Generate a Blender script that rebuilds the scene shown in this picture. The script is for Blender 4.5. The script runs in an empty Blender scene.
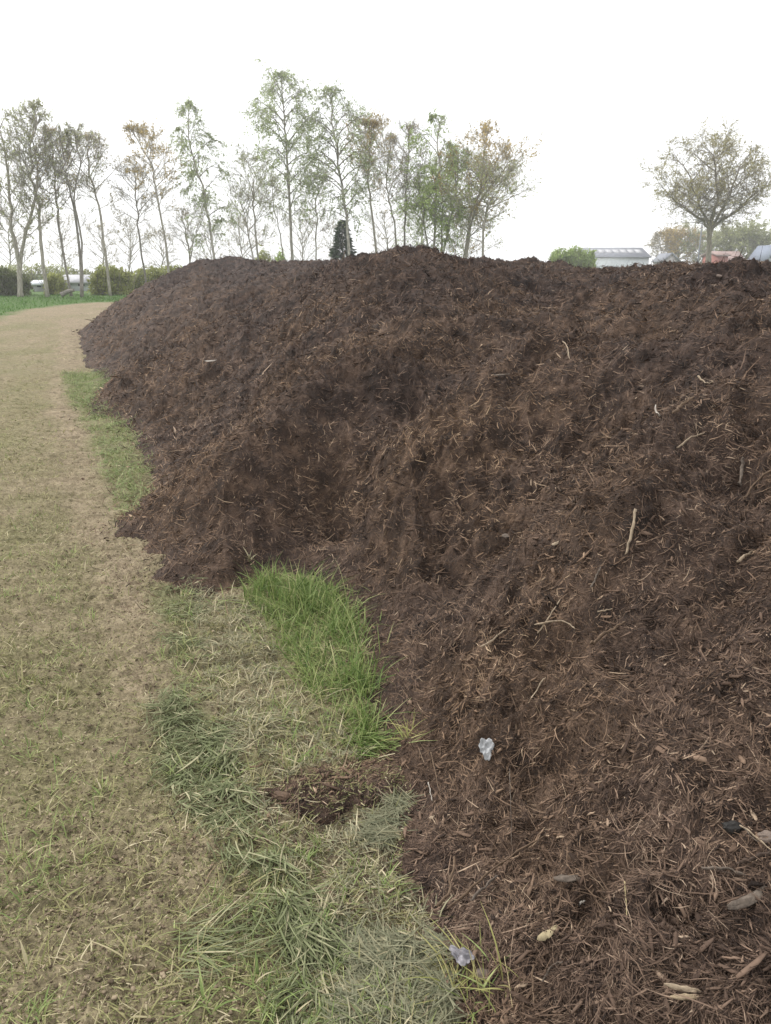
import bpy, math, random
import numpy as np
from mathutils import Vector
R = math.radians
random.seed(7)

# ------------------------------------------------------------------ camera, sky, sun, exposure
scene = bpy.context.scene
CAM_H = 1.62; PITCH = R(17.1); F = 788.0
cam_data = bpy.data.cameras.new("camera"); cam = bpy.data.objects.new("camera", cam_data)
scene.collection.objects.link(cam); scene.camera = cam
cam.location = (0, 0, CAM_H); cam.rotation_euler = (R(90)-PITCH, 0, 0)
cam_data.sensor_fit = 'VERTICAL'; cam_data.sensor_height = 24; cam_data.lens = 24*F/1024
cam_data.clip_start = 0.05; cam_data.clip_end = 9000

world = bpy.data.worlds.new("World"); scene.world = world; world.use_nodes = True
nt = world.node_tree; nt.nodes.clear()
SUN_EL, SUN_AZ = R(48), R(-60)
sky = nt.nodes.new('ShaderNodeTexSky'); sky.sky_type = 'NISHITA'; sky.sun_disc = False
sky.sun_elevation = SUN_EL; sky.sun_rotation = SUN_AZ; sky.dust_density = 4.0
mixw = nt.nodes.new('ShaderNodeMix'); mixw.data_type = 'RGBA'; mixw.inputs[0].default_value = 0.93
tcw = nt.nodes.new('ShaderNodeTexCoord')
nzw = nt.nodes.new('ShaderNodeTexNoise'); nzw.inputs['Scale'].default_value = 2.2; nzw.inputs['Detail'].default_value = 4
rpw = nt.nodes.new('ShaderNodeValToRGB')
rpw.color_ramp.elements[0].position = 0.3; rpw.color_ramp.elements[0].color = (0.97, 0.985, 1.0, 1)
rpw.color_ramp.elements[1].position = 0.7; rpw.color_ramp.elements[1].color = (1.0, 1.0, 1.0, 1)
vmw = nt.nodes.new('ShaderNodeVectorMath'); vmw.operation = 'SCALE'; vmw.inputs['Scale'].default_value = 8.6
bg = nt.nodes.new('ShaderNodeBackground'); bg.inputs['Strength'].default_value = 0.1
outw = nt.nodes.new('ShaderNodeOutputWorld')
L_ = nt.links.new
L_(tcw.outputs['Generated'], nzw.inputs['Vector']); L_(nzw.outputs['Fac'], rpw.inputs['Fac'])
L_(rpw.outputs['Color'], vmw.inputs[0])
L_(sky.outputs[0], mixw.inputs[6]); L_(vmw.outputs[0], mixw.inputs[7])
L_(mixw.outputs[2], bg.inputs['Color']); L_(bg.outputs[0], outw.inputs['Surface'])

sun_d = bpy.data.lights.new("sun", 'SUN'); sun_d.energy = 1.5; sun_d.angle = R(12); sun_d.color = (1, 0.97, 0.92)
sun = bpy.data.objects.new("sun", sun_d); scene.collection.objects.link(sun)
sd = Vector((math.sin(SUN_AZ)*math.cos(SUN_EL), math.cos(SUN_AZ)*math.cos(SUN_EL), math.sin(SUN_EL)))
sun.rotation_euler = (-sd).to_track_quat('-Z', 'Y').to_euler()
vs = scene.view_settings
vs.view_transform = 'Standard'; vs.look = 'None'; vs.exposure = 0.90; vs.gamma = 1.0; vs.use_curve_mapping = False

# ------------------------------------------------------------------ maths helpers
cp, sp = math.cos(PITCH), math.sin(PITCH)
def ray(u, v):
    dx = (u-385.5)/F; dy = (512-v)/F
    return np.array([dx, cp+dy*sp, -sp+dy*cp])
def gpt(u, v):                         # where the line of sight to that spot meets flat ground
    d = ray(u, v); t = -CAM_H/d[2]; return (d[0]*t, d[1]*t)
def at(u, v, D):                       # the place on that line of sight D metres ahead
    d = ray(u, v); t = D/d[1]; return np.array([d[0]*t, D, CAM_H+d[2]*t])

_rs = np.random.RandomState(11)
_perm = np.tile(_rs.permutation(256), 3).astype(np.int64)
_ang = _rs.rand(256)*2*np.pi; _gx = np.cos(_ang); _gy = np.sin(_ang)
def perlin(x, y, seed=0):
    x = x+seed*37.17; y = y+seed*91.73
    xi = np.floor(x).astype(np.int64); yi = np.floor(y).astype(np.int64)
    xf = x-xi; yf = y-yi; X = xi & 255; Y = yi & 255
    def g(a, b, dx, dy):
        h = _perm[_perm[(X+a) & 255]+((Y+b) & 255)]; return _gx[h]*dx+_gy[h]*dy
    u = xf*xf*xf*(xf*(xf*6-15)+10); w = yf*yf*yf*(yf*(yf*6-15)+10)
    a = g(0, 0, xf, yf); b = g(1, 0, xf-1, yf); c = g(0, 1, xf, yf-1); d = g(1, 1, xf-1, yf-1)
    return (a+(b-a)*u + ((c+(d-c)*u)-(a+(b-a)*u))*w)*1.5
def fbm(x, y, seed=0, o=4, gain=.5):
    s = 0; a = 1
    for k in range(o):
        s = s+a*perlin(x*2**k, y*2**k, seed+k*3); a *= gain
    return s
def sstep(a, b, x):
    t = np.clip((x-a)/(b-a), 0, 1); return t*t*(3-2*t)

def polydist(x, y, poly):              # signed distance, positive inside
    x = np.asarray(x, float); y = np.asarray(y, float)
    d2 = np.full(x.shape, 1e9); ins = np.zeros(x.shape, bool); n = len(poly)
    for i in range(n):
        ax, ay = poly[i]; bx, by = poly[(i+1) % n]
        ex, ey = bx-ax, by-ay; wx, wy = x-ax, y-ay
        t = np.clip((wx*ex+wy*ey)/(ex*ex+ey*ey+1e-12), 0, 1)
        d2 = np.minimum(d2, (wx-ex*t)**2+(wy-ey*t)**2)
        c = ((ay <= y) & (by > y)) | ((by <= y) & (ay > y))
        ins ^= c & (x < ex*(y-ay)/(by-ay+1e-12)+ax)
    d = np.sqrt(d2); return np.where(ins, d, -d)

# ------------------------------------------------------------------ terrain functions
toe_px = [(455,1030),(436,960),(428,915),(412,868),(416,835),(428,800),(400,765),(380,735),(378,680),
          (374,630),(352,592),(310,572),(265,574),(215,588),(160,578),(128,528),(134,512),(160,492),(146,452),(128,428),
          (92,402),(104,380),(96,366),(84,345),(80,332)]
toe = [(0.45,-6.0),(0.42,-2.0),(0.30,0.4)]+[gpt(*p) for p in toe_px]
toe += [(-8.9,24.0),(-9.2,28.0),(-8.2,31.5),(-5.5,33.0),(-1.0,33.0),(2.5,26.0),(6.0,16.0),(9.0,8.0),(10.5,2.0),(11.0,-6.0)]
spill = [gpt(*p) for p in [(266,792),(300,772),(345,764),(390,752),(440,765),(450,806),(402,798),(350,812),(320,820),(285,808)]]
spill2 = [gpt(*p) for p in [(408,800),(430,790),(440,860),(425,880),(402,868),(395,840)]]

LUMPS = []                             # x, y, radius, height: dumped loads and hollows
def lump(u, v, D, r, h): p = at(u, v, D); LUMPS.append((p[0], p[1], r, h))

def heap_smooth(x, y):
    wx = x+0.10*perlin(x*1.3, y*1.3, 5)+0.04*perlin(x*4, y*4, 6)
    wy = y+0.10*perlin(x*1.3, y*1.3, 8)+0.04*perlin(x*4, y*4, 9)
    wx = wx+.022*perlin(x*13, y*13, 15); wy = wy+.022*perlin(x*13, y*13, 16)
    d = polydist(wx, wy, toe)
    Hm = 1.72-0.09*sstep(-1.2, 0.8, x)*sstep(14, 9, y)
    dd = np.maximum(d, 0)
    h = Hm*np.tanh(0.70*dd/Hm)
    h = h*(1-0.45*np.exp(-dd/0.22))
    m = sstep(0.2, 2.0, d)
    h = h+m*(0.13*perlin(x*0.42, y*0.42, 21)+0.08*perlin(x*0.95, y*0.95, 22))
    for (a, b, r, k) in LUMPS:
        h = h+k*np.exp(-((x-a)**2+(y-b)**2)/(r*r))*sstep(0.0, 0.4, d)
    ds = np.maximum(polydist(x+0.03*perlin(x*14, y*14, 4), y+0.03*perlin(x*14, y*14, 3), spill),
                    polydist(x+0.05*perlin(x*9, y*9, 4), y+0.05*perlin(x*9, y*9, 3), spill2))
    hs = np.clip(ds*.45, -0.05, 0.030)
    return np.where(d > 0, h, np.clip(d*0.5, -0.3, 0)), np.maximum(d, ds), np.where(ds > 0, hs, -0.3)
def heap_h(x, y, fine=True):
    h, d, hs = heap_smooth(x, y)
    m = sstep(-0.01, 0.35, d)
    h = h+m*(0.075*fbm(x*2.3, y*2.3, 31, 3))
    # clods slumped down the face
    q = np.abs(perlin(x*3.6+0.5*perlin(x*2, y*2, 61), y*2.2, 41))
    far = sstep(13, 8, np.hypot(x, y)); h = h+m*0.085*(0.30-q)
    if fine:
        b1 = np.abs(perlin(x*9, y*9, 51)); b2 = np.abs(perlin(x*21, y*21, 52)); b3 = perlin(x*48, y*48, 53); wv = .5+.8*sstep(-.3, .5, perlin(x*1.1, y*1.1, 55))
        h = h+m*wv*(0.078*(0.28-b1)+0.036*(0.28-b2)+0.008*b3)
        pit = sstep(0.38, 0.62, perlin(x*3.1, y*3.1, 57)); h = h-m*pit*0.06*far
        mm = sstep(-0.03, 0.05, d)
        h = h+mm*(0.006*perlin(x*30, y*30, 58)+0.004)
    return np.maximum(h, hs+0.008*perlin(x*35, y*35, 59)), d
def ground_h(x, y):
    r = np.hypot(x, y)
    a = sstep(90, 20, r)
    z = 0.018*perlin(x*0.9, y*0.9, 71)+0.010*perlin(x*3, y*3, 72)
    c, s = math.cos(R(20)), math.sin(R(20))
    tx = x*c+y*s; ty = -x*s+y*c       # along-track coordinate follows the heap's foot
    z = z+0.020*perlin(tx*2.0, ty*9, 73)+0.034*np.abs(perlin(tx*5, ty*13, 74))*sstep(-.3, .4, perlin(x*1.7, y*1.7, 77))+0.020*(.3-np.abs(perlin(x*17, y*26, 75)))+0.008*perlin(x*50, y*50, 76)
    rut = np.exp(-((tx+0.15)/0.22)**2)*sstep(2.2, 4, r)
    z = z-0.03*rut
    return z*a-0.02

def hit(u, v, lift=0.0):
    d = ray(u, v); t = np.exp(np.linspace(math.log(0.7), math.log(70), 5000))
    x, y, z = d[0]*t, d[1]*t, CAM_H+d[2]*t
    s = np.maximum(heap_h(x, y)[0], ground_h(x, y))
    k = np.argmax(z < s)
    if not (z < s).any(): k = -1
    return np.array([x[k], y[k], s[k]+lift])
def surf(x, y):
    x = np.atleast_1d(x).astype(float); y = np.atleast_1d(y).astype(float)
    return np.maximum(heap_h(x, y)[0], ground_h(x, y))

# loads and hollows of the heap
lump(395, 262, 9.5, 1.3, 0.21); lump(330, 262, 9.6, 1.0, 0.06); lump(470, 262, 9.0, 1.0, 0.06)
lump(215, 262, 21, 2.2, 0.32); lump(150, 268, 22, 1.6, -0.06); lump(295, 268, 14.5, 1.3, -0.05)
lump(553, 266, 7.0, 0.8, -0.21); lump(582, 268, 6.4, .55, -0.14); lump(578, 268, 8.0, .9, -0.16); lump(600, 266, 6.2, 1.1, -0.08); lump(700, 266, 5.4, .8, 0.03); lump(771, 270, 5.2, 0.9, -0.04)
_h0 = [((490,322),.36,-.26),((522,290),.45,-.16),((455,365),.40,-.12),((405,425),.30,-.09),((360,475),.28,-.10),((318,515),.30,-.13),
       ((575,300),.50,.10),((530,355),.45,.15),((475,415),.42,.15),((425,480),.38,.14),((385,540),.30,.08),((640,330),.4,-.12),((560,440),.4,-.10),((500,520),.35,-.07),((690,430),.35,.10),((620,510),.35,.10),((560,580),.3,.06),
       ((400,300),.9,.10),((330,380),.7,.14),((270,450),.5,.13),((200,520),.45,.06),
       ((262,335),.9,-.12),((210,400),.7,-.10),((170,450),.45,-.10),((440,335),.30,-.14),
       ((745,480),.20,-.12),((735,585),.10,-.10),((690,500),.15,-.06),((640,400),.30,-.10),((700,360),.35,.06),((590,500),.35,.05),
       ((650,600),.25,.05),((720,700),.2,.05)]
_pts = [hit(*q[0]) for q in _h0]
for p, q in zip(_pts, _h0): LUMPS.append((p[0], p[1], q[1], q[2]))

# ------------------------------------------------------------------ mesh helpers
COL = scene.collection
def npmesh(name, V, Fq, mat, parent=None, attrs=None, smooth=False, tri=False):
    k = 3 if tri else 4
    me = bpy.data.meshes.new(name)
    V = np.ascontiguousarray(V, dtype=np.float32); Fq = np.ascontiguousarray(Fq, dtype=np.int32)
    me.vertices.add(len(V)); me.vertices.foreach_set('co', V.ravel())
    me.loops.add(Fq.size); me.loops.foreach_set('vertex_index', Fq.ravel())
    me.polygons.add(len(Fq)); me.polygons.foreach_set('loop_start', np.arange(len(Fq), dtype=np.int32)*k)
    if smooth: me.polygons.foreach_set('use_smooth', np.ones(len(Fq), dtype=bool))
    for (an, dom, arr) in (attrs or []):
        if arr.ndim == 2:
            a = me.attributes.new(an, 'FLOAT_COLOR', dom); c = np.ones((len(arr), 4), np.float32); c[:, :3] = arr
            a.data.foreach_set('color', c.ravel())
        else:
            a = me.attributes.new(an, 'FLOAT', dom); a.data.foreach_set('value', arr.astype(np.float32))
    me.materials.append(mat); me.update(calc_edges=True); me.validate()
    o = bpy.data.objects.new(name, me); COL.objects.link(o)
    if parent is not None: o.parent = parent
    return o
def tag(o, label=None, cat=None, group=None, kind=None):
    if label: o['label'] = label
    if cat: o['category'] = cat
    if group: o['group'] = group
    if kind: o['kind'] = kind
    return o
def empty(name, loc=(0, 0, 0)):
    o = bpy.data.objects.new(name, None); COL.objects.link(o); o.location = loc; return o
def unit(a): return a/(np.linalg.norm(a, axis=-1, keepdims=True)+1e-9)

def ribbons(P, D, S, B, L, W, b, nseg=3, taper=0.8, root=0.7):
    N = len(P); V = []
    for i in range(nseg+1):
        t = i/nseg
        c = P+D*(L*t)[:, None]+B*(b*L*t*t)[:, None]
        w = W*((root+(1-root)*min(1, 2.5*t))*(1-taper*max(0, (t-0.35)/0.65)**1.4))*0.5
        V.append(c-S*w[:, None]); V.append(c+S*w[:, None])
    V = np.stack(V, 1).reshape(-1, 3)
    base = (np.arange(N)*(2*(nseg+1)))[:, None]
    Fc = np.concatenate([base+np.array([[2*i, 2*i+1, 2*i+3, 2*i+2]]) for i in range(nseg)], 1).reshape(-1, 4)
    return V, Fc
def tubes(P, D, B, L, b, r0, r1, nseg=3, sides=3):
    N = len(P)
    up = np.where(np.abs(D[:, 2:3]) > 0.9, np.array([[1., 0, 0]]), np.array([[0, 0, 1.]]))
    A = unit(np.cross(D, up)); C = np.cross(A, D); V = []
    for i in range(nseg+1):
        t = i/nseg
        c = P+D*(L*t)[:, None]+B*(b*L*t*t)[:, None]; r = (r0*(1-t)+r1*t)[:, None]
        for s in range(sides):
            an = 2*math.pi*s/sides; V.append(c+(A*math.cos(an)+C*math.sin(an))*r)
    V = np.stack(V, 1).reshape(-1, 3)
    base = (np.arange(N)*(sides*(nseg+1)))[:, None]; Fc = []
    for i in range(nseg):
        for s in range(sides):
            s2 = (s+1) % sides
            Fc.append(base+np.array([[i*sides+s, i*sides+s2, (i+1)*sides+s2, (i+1)*sides+s]]))
    return V, np.concatenate(Fc, 1).reshape(-1, 4)
def polytube(pts, rad, sides=8, rough=0.0, seed=0, flat=1.0):
    pts = np.array(pts, float); rad = np.array(rad, float); rs = np.random.RandomState(seed)
    T = unit(np.gradient(pts, axis=0)); V = []
    up = np.array([0.3, 0.9, 0.1])
    for p, t, r in zip(pts, T, rad):
        a = unit(np.cross(t, up)); c = np.cross(t, a)
        for s in range(sides):
            an = 2*math.pi*s/sides
            V.append(p+(a*math.cos(an)+c*math.sin(an)*flat)*r*(1+rough*(rs.rand()-.5)*2))
    n = len(pts); Fc = []
    for i in range(n-1):
        for s in range(sides):
            s2 = (s+1) % sides; Fc.append((i*sides+s, i*sides+s2, (i+1)*sides+s2, (i+1)*sides+s))
    # end caps as degenerate-free fans of quads onto a centre vertex
    V.append(pts[0]); V.append(pts[-1]); c0 = n*sides
    for s in range(0, sides, 2):
        Fc.append((c0, (s+2) % sides, s+1, s)); o = (n-1)*sides; Fc.append((c0+1, o+s, o+s+1, o+(s+2) % sides))
    return np.array(V), np.array(Fc)
def join(parts):
    V = []; Fc = []; o = 0
    for v, f in parts: V.append(v); Fc.append(f+o); o += len(v)
    return np.concatenate(V), np.concatenate(Fc)
def smoothpath(P, n):
    P = np.array(P, float)
    if len(P) == 2: P = np.array([P[0], (P[0]+P[1])/2, P[1]])
    t = np.linspace(0, len(P)-1, n); out = []
    for a in t:
        i = min(int(a), len(P)-2); f = a-i
        p0 = P[max(i-1, 0)]; p1 = P[i]; p2 = P[i+1]; p3 = P[min(i+2, len(P)-1)]
        out.append(0.5*((2*p1)+(-p0+p2)*f+(2*p0-5*p1+4*p2-p3)*f*f+(-p0+3*p1-3*p2+p3)*f**3))
    return np.array(out)

# ------------------------------------------------------------------ materials
def mat_new(name):
    m = bpy.data.materials.new(name); m.use_nodes = True; t = m.node_tree
    return m, t, t.nodes['Principled BSDF']
def ramp(t, stops):
    r = t.nodes.new('ShaderNodeValToRGB'); e = r.color_ramp.elements
    while len(e) < len(stops): e.new(0.5)
    for i, (p, c) in enumerate(stops): e[i].position = p; e[i].color = (*c, 1)
    return r
def noise(t, scale, detail=4, rough=.55, vec=None, dist=0.0):
    n = t.nodes.new('ShaderNodeTexNoise'); n.inputs['Scale'].default_value = scale
    n.inputs['Detail'].default_value = detail; n.inputs['Roughness'].default_value = rough; n.inputs['Distortion'].default_value = dist
    if vec is None:
        if 'TC' not in t.nodes: tc = t.nodes.new('ShaderNodeTexCoord'); tc.name = 'TC'
        vec = t.nodes['TC'].outputs['Object']
    t.links.new(vec, n.inputs['Vector']); return n
def mapping(t, scale, rot=(0, 0, 0)):
    if 'TC' not in t.nodes: tc = t.nodes.new('ShaderNodeTexCoord'); tc.name = 'TC'
    m = t.nodes.new('ShaderNodeMapping'); m.inputs['Scale'].default_value = scale; m.inputs['Rotation'].default_value = rot
    t.links.new(t.nodes['TC'].outputs['Object'], m.inputs['Vector']); return m.outputs[0]
def mixc(t, a, b, fac, mode='MIX'):
    m = t.nodes.new('ShaderNodeMix'); m.data_type = 'RGBA'; m.blend_type = mode
    for s, i in ((a, 6), (b, 7), (fac, 0)):
        if isinstance(s, (int, float)): m.inputs[i].default_value = s
        elif isinstance(s, tuple): m.inputs[i].default_value = (*s, 1)
        else: t.links.new(s, m.inputs[i])
    return m.outputs[2]
def bump(t, h, strength, dist, nrm=None):
    b = t.nodes.new('ShaderNodeBump'); b.inputs['Strength'].default_value = strength; b.inputs['Distance'].default_value = dist
    t.links.new(h, b.inputs['Height'])
    if nrm: t.links.new(nrm, b.inputs['Normal'])
    return b.outputs[0]
def simple_mat(name, col, var=0.25, scale=8, rough=0.8, bs=0.2, bd=0.01, detail=5, stretch=(1, 1, 1)):
    m, t, p = mat_new(name)
    v = mapping(t, stretch)
    n = noise(t, scale, detail, vec=v)
    lo = tuple(c*(1-var) for c in col); hi = tuple(min(1, c*(1+var)) for c in col)
    r = ramp(t, [(0.3, lo), (0.7, hi)]); t.links.new(n.outputs['Fac'], r.inputs['Fac'])
    t.links.new(r.outputs[0], p.inputs['Base Color']); p.inputs['Roughness'].default_value = rough
    p.inputs['Specular IOR Level'].default_value = 0.25
    t.links.new(bump(t, n.outputs['Fac'], bs, bd), p.inputs['Normal'])
    return m
def tone_mat(name, stops, rough=0.7, trans=0.0, spec=0.3, island_noise=0, damp=False):
    m, t, p = mat_new(name)
    a = t.nodes.new('ShaderNodeAttribute'); a.attribute_name = 'tone'
    r = ramp(t, stops); t.links.new(a.outputs['Fac'], r.inputs['Fac'])
    col = r.outputs[0]
    if island_noise:
        n = noise(t, island_noise, 3); rr = ramp(t, [(0.3, (.72, .72, .72)), (0.7, (1.2, 1.2, 1.2))])
        t.links.new(n.outputs['Fac'], rr.inputs['Fac']); col = mixc(t, col, rr.outputs[0], 1.0, 'MULTIPLY')
    if damp:
        n = noise(t, 0.9, 3); rr = ramp(t, [(0.38, (1.1, .99, .88)), (0.60, (.86, .80, .80))])
        t.links.new(n.outputs['Fac'], rr.inputs['Fac']); col = damp_top(t, mixc(t, col, rr.outputs[0], 1.0, 'MULTIPLY'))
    t.links.new(col, p.inputs['Base Color'])
    p.inputs['Roughness'].default_value = rough; p.inputs['Specular IOR Level'].default_value = spec
    if trans > 0:
        tr = t.nodes.new('ShaderNodeBsdfTranslucent'); t.links.new(col, tr.inputs['Color'])
        mx = t.nodes.new('ShaderNodeMixShader'); mx.inputs[0].default_value = trans
        t.links.new(p.outputs[0], mx.inputs[1]); t.links.new(tr.outputs[0], mx.inputs[2])
        t.links.new(mx.outputs[0], t.nodes['Material Output'].inputs['Surface'])
    return m

# heap material
m_heap, t, p = mat_new('compost')
n1 = noise(t, 0.9, 3); n2 = noise(t, 7, 6, .65)
v1 = mapping(t, (60, 260, 160), (0.2, 0.3, 0.6)); v2 = mapping(t, (260, 60, 160), (0.5, 0.1, 0.3))
n3 = noise(t, 1, 3, .6, v1, .8); n4 = noise(t, 1, 3, .6, v2, .8); n5 = noise(t, 130, 4, .7)
base = ramp(t, [(0.30, (.020, .015, .0125)), (0.50, (.056, .041, .033)), (0.66, (.122, .090, .070))])
t.links.new(n2.outputs['Fac'], base.inputs['Fac'])
wet = ramp(t, [(0.38, (1.1, .99, .88)), (0.60, (.86, .80, .80))]); t.links.new(n1.outputs['Fac'], wet.inputs['Fac'])
def damp_top(t, c):
    sx = t.nodes.new('ShaderNodeSeparateXYZ'); t.links.new(t.nodes['TC'].outputs['Object'], sx.inputs[0])
    nn = noise(t, 1.6, 4); ad = t.nodes.new('ShaderNodeMath'); ad.operation = 'MULTIPLY_ADD'; t.links.new(nn.outputs['Fac'], ad.inputs[0]); ad.inputs[1].default_value = 1.6
    t.links.new(sx.outputs['Z'], ad.inputs[2])
    rr = ramp(t, [(0.0, (1.12, 1.10, 1.06)), (0.55, (1.05, 1.02, .98)), (1.0, (.70, .68, .71))])
    mr = t.nodes.new('ShaderNodeMapRange'); mr.inputs['From Min'].default_value = .6; mr.inputs['From Max'].default_value = 2.7
    t.links.new(ad.outputs[0], mr.inputs['Value']); t.links.new(mr.outputs[0], rr.inputs['Fac'])
    return mixc(t, c, rr.outputs[0], 1.0, 'MULTIPLY')
c = damp_top(t, mixc(t, base.outputs[0], wet.outputs[0], 1.0, 'MULTIPLY'))
mx = t.nodes.new('ShaderNodeMath'); mx.operation = 'MAXIMUM'
t.links.new(n3.outputs['Fac'], mx.inputs[0]); t.links.new(n4.outputs['Fac'], mx.inputs[1])
fr = ramp(t, [(0.42, (.45, .45, .45)), (0.60, (1.1, 1.1, 1.1)), (0.78, (2.1, 2.0, 1.9))]); t.links.new(mx.outputs[0], fr.inputs['Fac'])
c = mixc(t, c, fr.outputs[0], 0.85, 'MULTIPLY')
t.links.new(c, p.inputs['Base Color']); p.inputs['Roughness'].default_value = .85; p.inputs['Specular IOR Level'].default_value = 0.2
b1 = bump(t, mx.outputs[0], 0.9, 0.008); b2 = bump(t, n5.outputs['Fac'], 0.6, 0.006, b1)
t.links.new(b2, p.inputs['Normal'])

m_fibre = tone_mat('wood_fibre', [(0.0, (.016, .012, .010)), (0.3, (.074, .054, .042)), (0.55, (.156, .116, .088)), (0.82, (.25, .19, .142)), (1.0, (.42, .35, .265))], .85, 0, .15, 25, True)
m_green = tone_mat('fresh_grass', [(0, (.06, .11, .024)), (0.5, (.165, .24, .064)), (0.85, (.34, .39, .15)), (1, (.42, .40, .20))], .55, .35, .25)
m_flat = tone_mat('mown_grass', [(0, (.08, .09, .042)), (0.45, (.175, .198, .10)), (0.8, (.25, .26, .15)), (1, (.46, .42, .27))], .75, .2, .08)
m_hay = tone_mat('dry_hay', [(0, (.14, .15, .09)), (0.5, (.26, .25, .16)), (0.85, (.38, .34, .21)), (1, (.58, .51, .34))], .65, .2, .2)
m_stub = tone_mat('stubble', [(0, (.13, .14, .055)), (0.5, (.24, .24, .10)), (0.85, (.38, .34, .18)), (1, (.55, .48, .32))], .65, .25, .2)

# ground material: zone weights (soil / green / hay) come from where each growth stands
m_ground, t, p = mat_new('field_soil')
za = t.nodes.new('ShaderNodeAttribute'); za.attribute_name = 'zone'
sep = t.nodes.new('ShaderNodeSeparateColor'); t.links.new(za.outputs['Color'], sep.inputs[0])
g1 = noise(t, 1.1, 5, .6); g2 = noise(t, 14, 6, .7); g3 = noise(t, 90, 4, .7)
sv = mapping(t, (6, 26, 10), (0, 0, R(20))); g4 = noise(t, 1.6, 5, .65, sv)
soil = ramp(t, [(0.28, (.090, .068, .046)), (0.5, (.250, .196, .132)), (0.72, (.40, .325, .225))])
t.links.new(g2.outputs['Fac'], soil.inputs['Fac'])
ol = ramp(t, [(0.25, (.065, .060, .030)), (0.5, (.185, .165, .088)), (0.78, (.32, .28, .165))]); t.links.new(g4.outputs['Fac'], ol.inputs['Fac'])
fo = ramp(t, [(0.42, (0, 0, 0)), (0.62, (1, 1, 1))]); t.links.new(g1.outputs['Fac'], fo.inputs['Fac'])
fo2 = t.nodes.new('ShaderNodeMath'); fo2.operation = 'MULTIPLY_ADD'; t.links.new(fo.outputs[0], fo2.inputs[0]); fo2.inputs[1].default_value = 0.35
t.links.new(sep.outputs[0], fo2.inputs[2]); fo2.use_clamp = True
c = mixc(t, soil.outputs[0], ol.outputs[0], fo2.outputs[0])
gr = ramp(t, [(0.3, (.045, .085, .022)), (0.7, (.11, .18, .05))]); t.links.new(g2.outputs['Fac'], gr.inputs['Fac'])
c = mixc(t, c, gr.outputs[0], sep.outputs[1])
hy = ramp(t, [(0.3, (.14, .125, .075)), (0.7, (.30, .265, .165))]); t.links.new(g3.outputs['Fac'], hy.inputs['Fac'])
c = mixc(t, c, hy.outputs[0], sep.outputs[2])
sh = ramp(t, [(0.32, (.50, .50, .50)), (0.5, (1., 1., 1.)), (0.68, (1.3, 1.3, 1.3))]); t.links.new(g3.outputs['Fac'], sh.inputs['Fac'])
c = mixc(t, c, sh.outputs[0], .8, 'MULTIPLY')
t.links.new(c, p.inputs['Base Color']); p.inputs['Roughness'].default_value = .9; p.inputs['Specular IOR Level'].default_value = .15
b1 = bump(t, g4.outputs['Fac'], .6, .03); b2 = bump(t, g3.outputs['Fac'], .7, .012, b1); t.links.new(b2, p.inputs['Normal'])

# ------------------------------------------------------------------ ground and heap
# zones, as polygons on the ground
Z = lambda pts: [gpt(*q) for q in pts]
z_tall = Z([(243,592),(262,576),(300,582),(335,590),(350,606),(364,645),(374,690),(376,730),(388,752),(370,760),(350,728),(328,700),(300,680),(286,650),(270,615),(250,603)])
z_toe = Z([(62,372),(105,370),(112,390),(96,402),(128,425),(140,445),(160,488),(140,508),(126,520),(108,480),(90,430),(70,400)])
z_flat1 = Z([(150,585),(195,580),(205,620),(200,660),(170,655),(160,620)])
z_flat2 = Z([(145,695),(185,680),(222,735),(240,800),(285,855),(322,912),(325,955),(300,960),(262,900),(215,850),(182,810),(160,755)])
z_flat3 = Z([(165,930),(250,900),(300,930),(240,960),(190,985)])
z_flat4 = Z([(372,818),(400,792),(426,797),(422,822),(388,842),(366,836)])
z_flat5 = Z([(340,925),(440,950),(455,1040),(330,1040),(350,970)])
z_hay = Z([(190,585),(260,600),(290,680),(350,730),(370,770),(300,800),(400,800),(405,870),(430,915),(440,965),(470,1040),(270,1040),(300,920),(250,800),(215,720),(200,640)])
z_bare = Z([(62,318),(96,318),(82,345),(86,362),(62,372),(72,400),(96,440),(112,490),(128,530),(165,580),(150,640),(165,700),(120,690),(95,620),(80,540),(62,470),(48,400)])
GREEN_EDGE = [(-40,10),(-13.2,25.5),(-15.5,36),(-15.5,42.5),(-11,44),(60,46),(60,75),(-60,75),(-60,10)]
def zones(x, y):
    w = 0.12*perlin(x*2.2, y*2.2, 81)+0.05*perlin(x*9, y*9, 82)
    far = sstep(-0.6, 0.6, polydist(x, y, GREEN_EDGE)+0.5*perlin(x*.6, y*.6, 84))
    far = np.maximum(far, sstep(74, 76, y)); far = np.maximum(far, sstep(-40, -50, x))
    g = np.maximum(far, 0.4*sstep(-.05, .1, polydist(x, y, z_tall)+w*.3))
    g = np.maximum(g, 0.35*sstep(-.15, .25, polydist(x, y, z_toe)+w))
    for q in (z_flat1, z_flat2, z_flat4): g = np.maximum(g, 0.35*sstep(-.05, .1, polydist(x, y, q)+w))
    h = 0.32*sstep(-.15, .15, polydist(x, y, z_hay)+w)*(1-g)*np.clip(.6+perlin(x*3, y*3, 88), .1, 1)
    # olive: regrowth on the left and far middle of the field, bare wheel track beside the heap
    c, s = math.cos(R(20)), math.sin(R(20)); tx = x*c+y*s
    ol = 0.55+0.5*perlin(x*0.8, y*0.35, 85)+0.25*perlin(x*3, y*2, 86)
    ol = ol*(1-0.9*sstep(-.12, .15, polydist(x, y, z_bare)+.15*perlin(x*1.5, y*1.5, 87)))
    ol = ol-0.5*sstep(22, 34, y)
    ol = np.clip(ol, 0, 1)
    return np.stack([ol, g, h], -1)

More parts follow.
